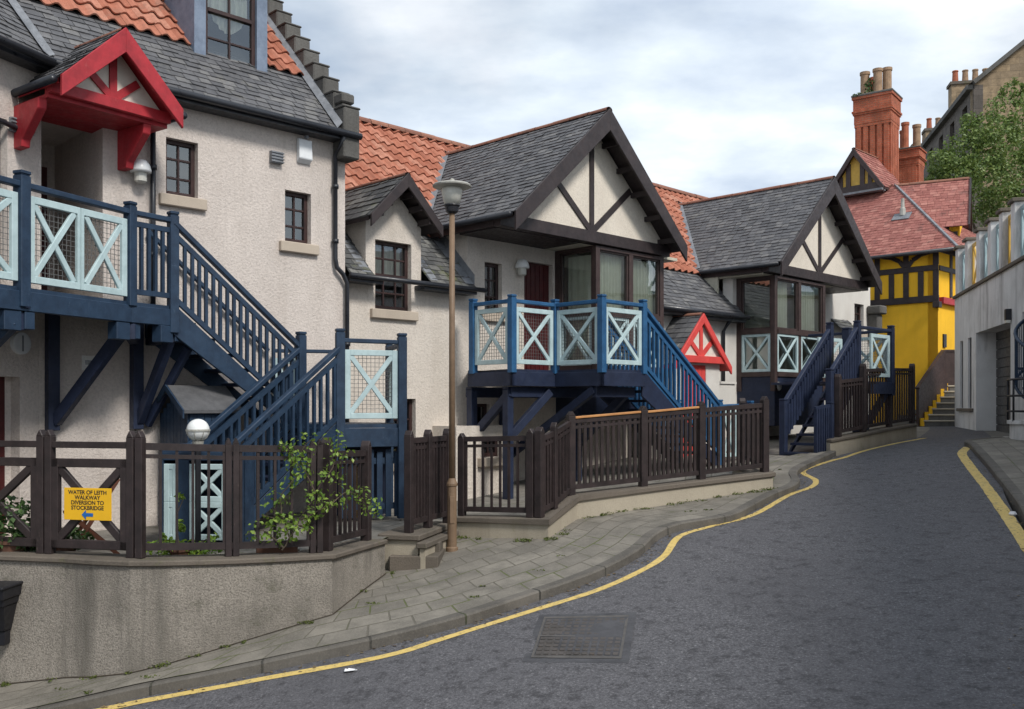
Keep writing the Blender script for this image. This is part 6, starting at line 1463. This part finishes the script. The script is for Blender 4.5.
# ================================================================== TREE
tb = Vector((19.5, 38.5, -.6)); tr = thing('tree', 'broad light green tree in front of the stone tenement', 'tree', tb)
mb = MB(); mb.tube([tb, tb + Vector((.1, 0, 2)), tb + Vector((0, .1, 4.2)), tb + Vector((.2, 0, 6.5))], [.34, .27, .2, .12], 10)
limbs = []
random.seed(5)
for k in range(16):
    a = R(0, 6.28); z0 = R(2.6, 6.2); L = R(1.4, 3.0); e = tb + Vector((math.cos(a) * L, math.sin(a) * L, z0 + R(.8, 3.0))); s = tb + Vector((.05, .05, z0)); mid = s.lerp(e, .5) + Vector((0, 0, .25)); mb.tube([s, mid, e], [.11, .07, .025], 6); limbs.append(e)
mb.build('trunk', M['bark'], tr, smooth=True)
blobs = []
def tc(px, py, Y, r, w): blobs.append((at(px, py, Y), (r, r, r * .8), w))
for px, py, Y, r, w in ((985, 130, 38, .9, 1.1), (1012, 112, 38.5, 1.0, 1.0), (1000, 150, 37.5, 1.15, 1.6), (965, 145, 38, .85, 1.0), (945, 165, 38, .75, .9), (960, 175, 37.3, .9, 1.1), (990, 178, 37, 1.15, 1.6), (1020, 165, 37.5, 1.2, 1.4), (1045, 140, 39, 1.3, 1.3), (1060, 175, 38, 1.4, 1.4), (1010, 205, 37, 1.2, 1.5), (975, 205, 37.3, .9, 1.0), (1040, 210, 37, 1.4, 1.5), (1012, 90, 38.5, .45, .3), (1030, 100, 39, .6, .5), (935, 183, 38, .5, .4), (970, 120, 38.5, .4, .3), (1000, 240, 37.5, 1.1, 1.2), (1040, 250, 38, 1.4, 1.3), (990, 160, 40, 1.6, 1.3), (1020, 190, 40.5, 1.8, 1.4)): tc(px, py, Y, r, w)
for c_, rr_, w in list(blobs):
    for _ in range(4):
        o = Vector((R(-1, 1), R(-1, 1), R(-1, 1))).normalized(); blobs.append((Vector(c_) + Vector((o.x * rr_[0], o.y * rr_[1], o.z * rr_[2])) * .95, (rr_[0] * R(.22, .42),) * 3, w * .22))
leaves('crown', blobs, 22000, .125, M['leaf_tree'], tr)

# small litter in the gutter
p = hit(345, 671, .004); mb = MB()
for k in range(3): a = p + Vector((R(-.07, .07), R(-.03, .03), .004 * k)); mb.face([a + Vector((R(-.05, -.03), R(-.03, -.01), .002)), a + Vector((R(.03, .06), R(-.03, -.01), .012)), a + Vector((R(.03, .05), R(.01, .03), .006)), a + Vector((R(-.05, -.03), R(.01, .03), .014))])
tag(mb.build('paper_scrap', M['litter'], recalc=False), 'crumpled white paper scrap on the asphalt near the kerb', 'litter')
p = hit(1013, 514, .02); mb = MB(); mb.lathe(p, [(.03, -.02), (.05, .0), (.03, .03)], 7); tag(mb.build('pale_stone', M['litter']), 'small pale stone lying in the right hand gutter', 'stone')
# moss, fallen leaves and grit along the kerb
mb = MB(); random.seed(3)
Pk = [flat2(p) for p in kerb_left]
for k in range(700):
    i = random.randrange(3, len(Pk) - 1); d = (Pk[i] - Pk[i - 1]).normalized(); l = Vector((d.y, -d.x, 0)); p = Pk[i] + d * R(-.1, .1) + l * abs(random.gauss(.02, .09)); s = R(.006, .022); z = gz(p.x, p.y) + .004; a = R(0, 6.28)
    q = [p + Vector((math.cos(a + t) * s, math.sin(a + t) * s * .7, z + R(0, .008))) for t in (0, 1.6, 3.1, 4.7)]; mb.face(q, (R(0, 9), R(0, 9)))
Pk = [flat2(p) for p in kerb_right]
for k in range(350):
    i = random.randrange(3, len(Pk) - 1); d = (Pk[i] - Pk[i - 1]).normalized(); l = Vector((-d.y, d.x, 0)); p = Pk[i] + d * R(-.1, .1) + l * abs(random.gauss(.02, .16)); s = R(.006, .022); z = gz(p.x, p.y) + .004; a = R(0, 6.28)
    q = [p + Vector((math.cos(a + t) * s, math.sin(a + t) * s * .7, z + R(0, .008))) for t in (0, 1.6, 3.1, 4.7)]; mb.face(q, (R(0, 9), R(0, 9)))
M['debris'] = tile_mat('leaf debris', [(0, (.10, .06, .03)), (.5, (.16, .11, .05)), (1, (.26, .22, .14))], .9)
struct(mb.build('fallen_leaves', M['debris'], recalc=False), 'stuff')

# dirt seam and small weeds where walls meet the paving
mb = MB(); P = [flat2(p) for p in rw_line]
for a, b in zip(P, P[1:]):
    d = (b - a).normalized(); l = Vector((d.y, -d.x, 0)); q = []
    for p, w in ((a, -.02), (b, -.02), (b, .022), (a, .022)):
        x = p + l * w; q.append(Vector((x.x, x.y, gz(x.x, x.y) + KH + .002)))
    mb.face(q)
struct(mb.build('dirt_seam', M['soil'], recalc=False))
blobs = []; random.seed(21)
P = [flat2(p) for p in dense([p for p in lw_line[:5]], .1)]
for k in range(46):
    p = random.choice(P) + Vector((R(-.1, .1), R(-.12, -.02), 0)); blobs.append((Vector((p.x, p.y, gz(p.x, p.y) + KH + .01)), (R(.03, .12), R(.02, .06), R(.008, .025)), R(.3, 1)))
P = [flat2(p) for p in rw_line]
for k in range(40):
    p = random.choice(P) + Vector((R(-.1, .1), R(-.07, -.01), 0)); blobs.append((Vector((p.x, p.y, gz(p.x, p.y) + KH + .01)), (R(.02, .08), R(.02, .05), R(.01, .03)), R(.2, .7)))
P = [flat2(p) for p in kerb_left[6:-4]]
for k in range(24):
    p = random.choice(P) + Vector((R(-.1, .1), R(.1, 1.2), 0)); blobs.append((Vector((p.x, p.y, gz(p.x, p.y) + KH + .004)), (R(.02, .10), R(.01, .04), R(.004, .012)), R(.2, .7)))
struct(leaves('weeds', blobs, 2600, .022, M['leaf_moss']), 'stuff')

# ================================================================== CAMERA, LIGHT, SKY
cam = bpy.data.cameras.new('camera'); co = bpy.data.objects.new('camera', cam); COL.objects.link(co)
cam.sensor_width = 36; cam.lens = FPX / 1024 * 36; cam.clip_end = 2000; cam.clip_start = .05
co.location = (0, 0, 0); co.rotation_euler = (math.radians(90), 0, 0); cam.shift_y = (HY - 354.5) / 1024
scene.camera = co
sd = Vector((.50, -.62, .80)).normalized()
su = bpy.data.lights.new('sun', 'SUN'); su.energy = 2.2; su.angle = math.radians(12); su.color = (1, .96, .90)
so = bpy.data.objects.new('sun', su); COL.objects.link(so); so.rotation_euler = sd.to_track_quat('Z', 'Y').to_euler()
wd = bpy.data.worlds.new('World'); scene.world = wd; wd.use_nodes = True; nt = wd.node_tree; bg = nt.nodes['Background']
sky = N(nt, 'TexSky', sky_type='NISHITA'); sky.sun_disc = False; sky.sun_elevation = math.asin(sd.z); sky.sun_rotation = math.atan2(sd.x, sd.y); sky.air_density = 1.0; sky.dust_density = 1.5
tc_ = N(nt, 'TexCoord'); sp = N(nt, 'SeparateXYZ'); nt.links.new(tc_.outputs['Generated'], sp.inputs[0])
# project directions on a cloud deck
mz = N(nt, 'Math', operation='MAXIMUM'); mz.inputs[1].default_value = .02; nt.links.new(sp.outputs['Z'], mz.inputs[0])
ad = N(nt, 'Math', operation='ADD'); ad.inputs[1].default_value = .22; nt.links.new(mz.outputs[0], ad.inputs[0])
cv = N(nt, 'CombineXYZ')
for ax in 'XY':
    dv = N(nt, 'Math', operation='DIVIDE'); nt.links.new(sp.outputs[ax], dv.inputs[0]); nt.links.new(ad.outputs[0], dv.inputs[1]); nt.links.new(dv.outputs[0], cv.inputs[ax])
mp = N(nt, 'Mapping'); mp.inputs['Location'].default_value = (3.1, 1.7, 0); mp.inputs['Scale'].default_value = (1.0, 1.25, 1); nt.links.new(cv.outputs[0], mp.inputs['Vector'])
n1 = noise_n(nt, mp.outputs['Vector'], 1.0, 7, .5); n2 = noise_n(nt, mp.outputs['Vector'], 1.9, 7, .55)
cover = ramp(nt, n1, [(.34, .35), (.54, 1.0)])
shade = ramp(nt, n2, [(.34, (5.9, 6.9, 8.4)), (.52, (8.4, 9.3, 10.2)), (.66, (10.9, 11.3, 11.7))])
skyc = N(nt, 'Mix', data_type='RGBA', blend_type='MIX'); 
nt.links.new(cover, skyc.inputs[0]); nt.links.new(sky.outputs[0], skyc.inputs[6]); nt.links.new(shade, skyc.inputs[7]); nt.links.new(skyc.outputs[2], bg.inputs['Color'])
bg.inputs['Strength'].default_value = .072
vs = scene.view_settings; vs.view_transform = 'Standard'; vs.look = 'None'; vs.exposure = 0.55; vs.gamma = 1.0; vs.use_curve_mapping = False
scene.cycles.use_denoising = True
scene.cycles.max_bounces = 6; scene.cycles.transparent_max_bounces = 12

GROUPS = {'timber_fence': 'brown timber fences along the pavement', 'timber_balcony': 'timber balconies with stairs', 'brick_chimney': 'red brick chimneys of the yellow house', 'gabled_house': 'dark timbered gabled houses',
          'wall_lamp': 'lamps fixed to walls', 'globe_lamp': 'round globe lamps', 'low_wall': 'low stone walls beside the road', 'climbing_plant': 'climbing plants on the left fence', 'potted_plant': 'potted plants in the left yard'}
for o in scene.objects:
    if o.parent is None and o.name.split('.')[0] in GROUPS: o['group'] = GROUPS[o.name.split('.')[0]]
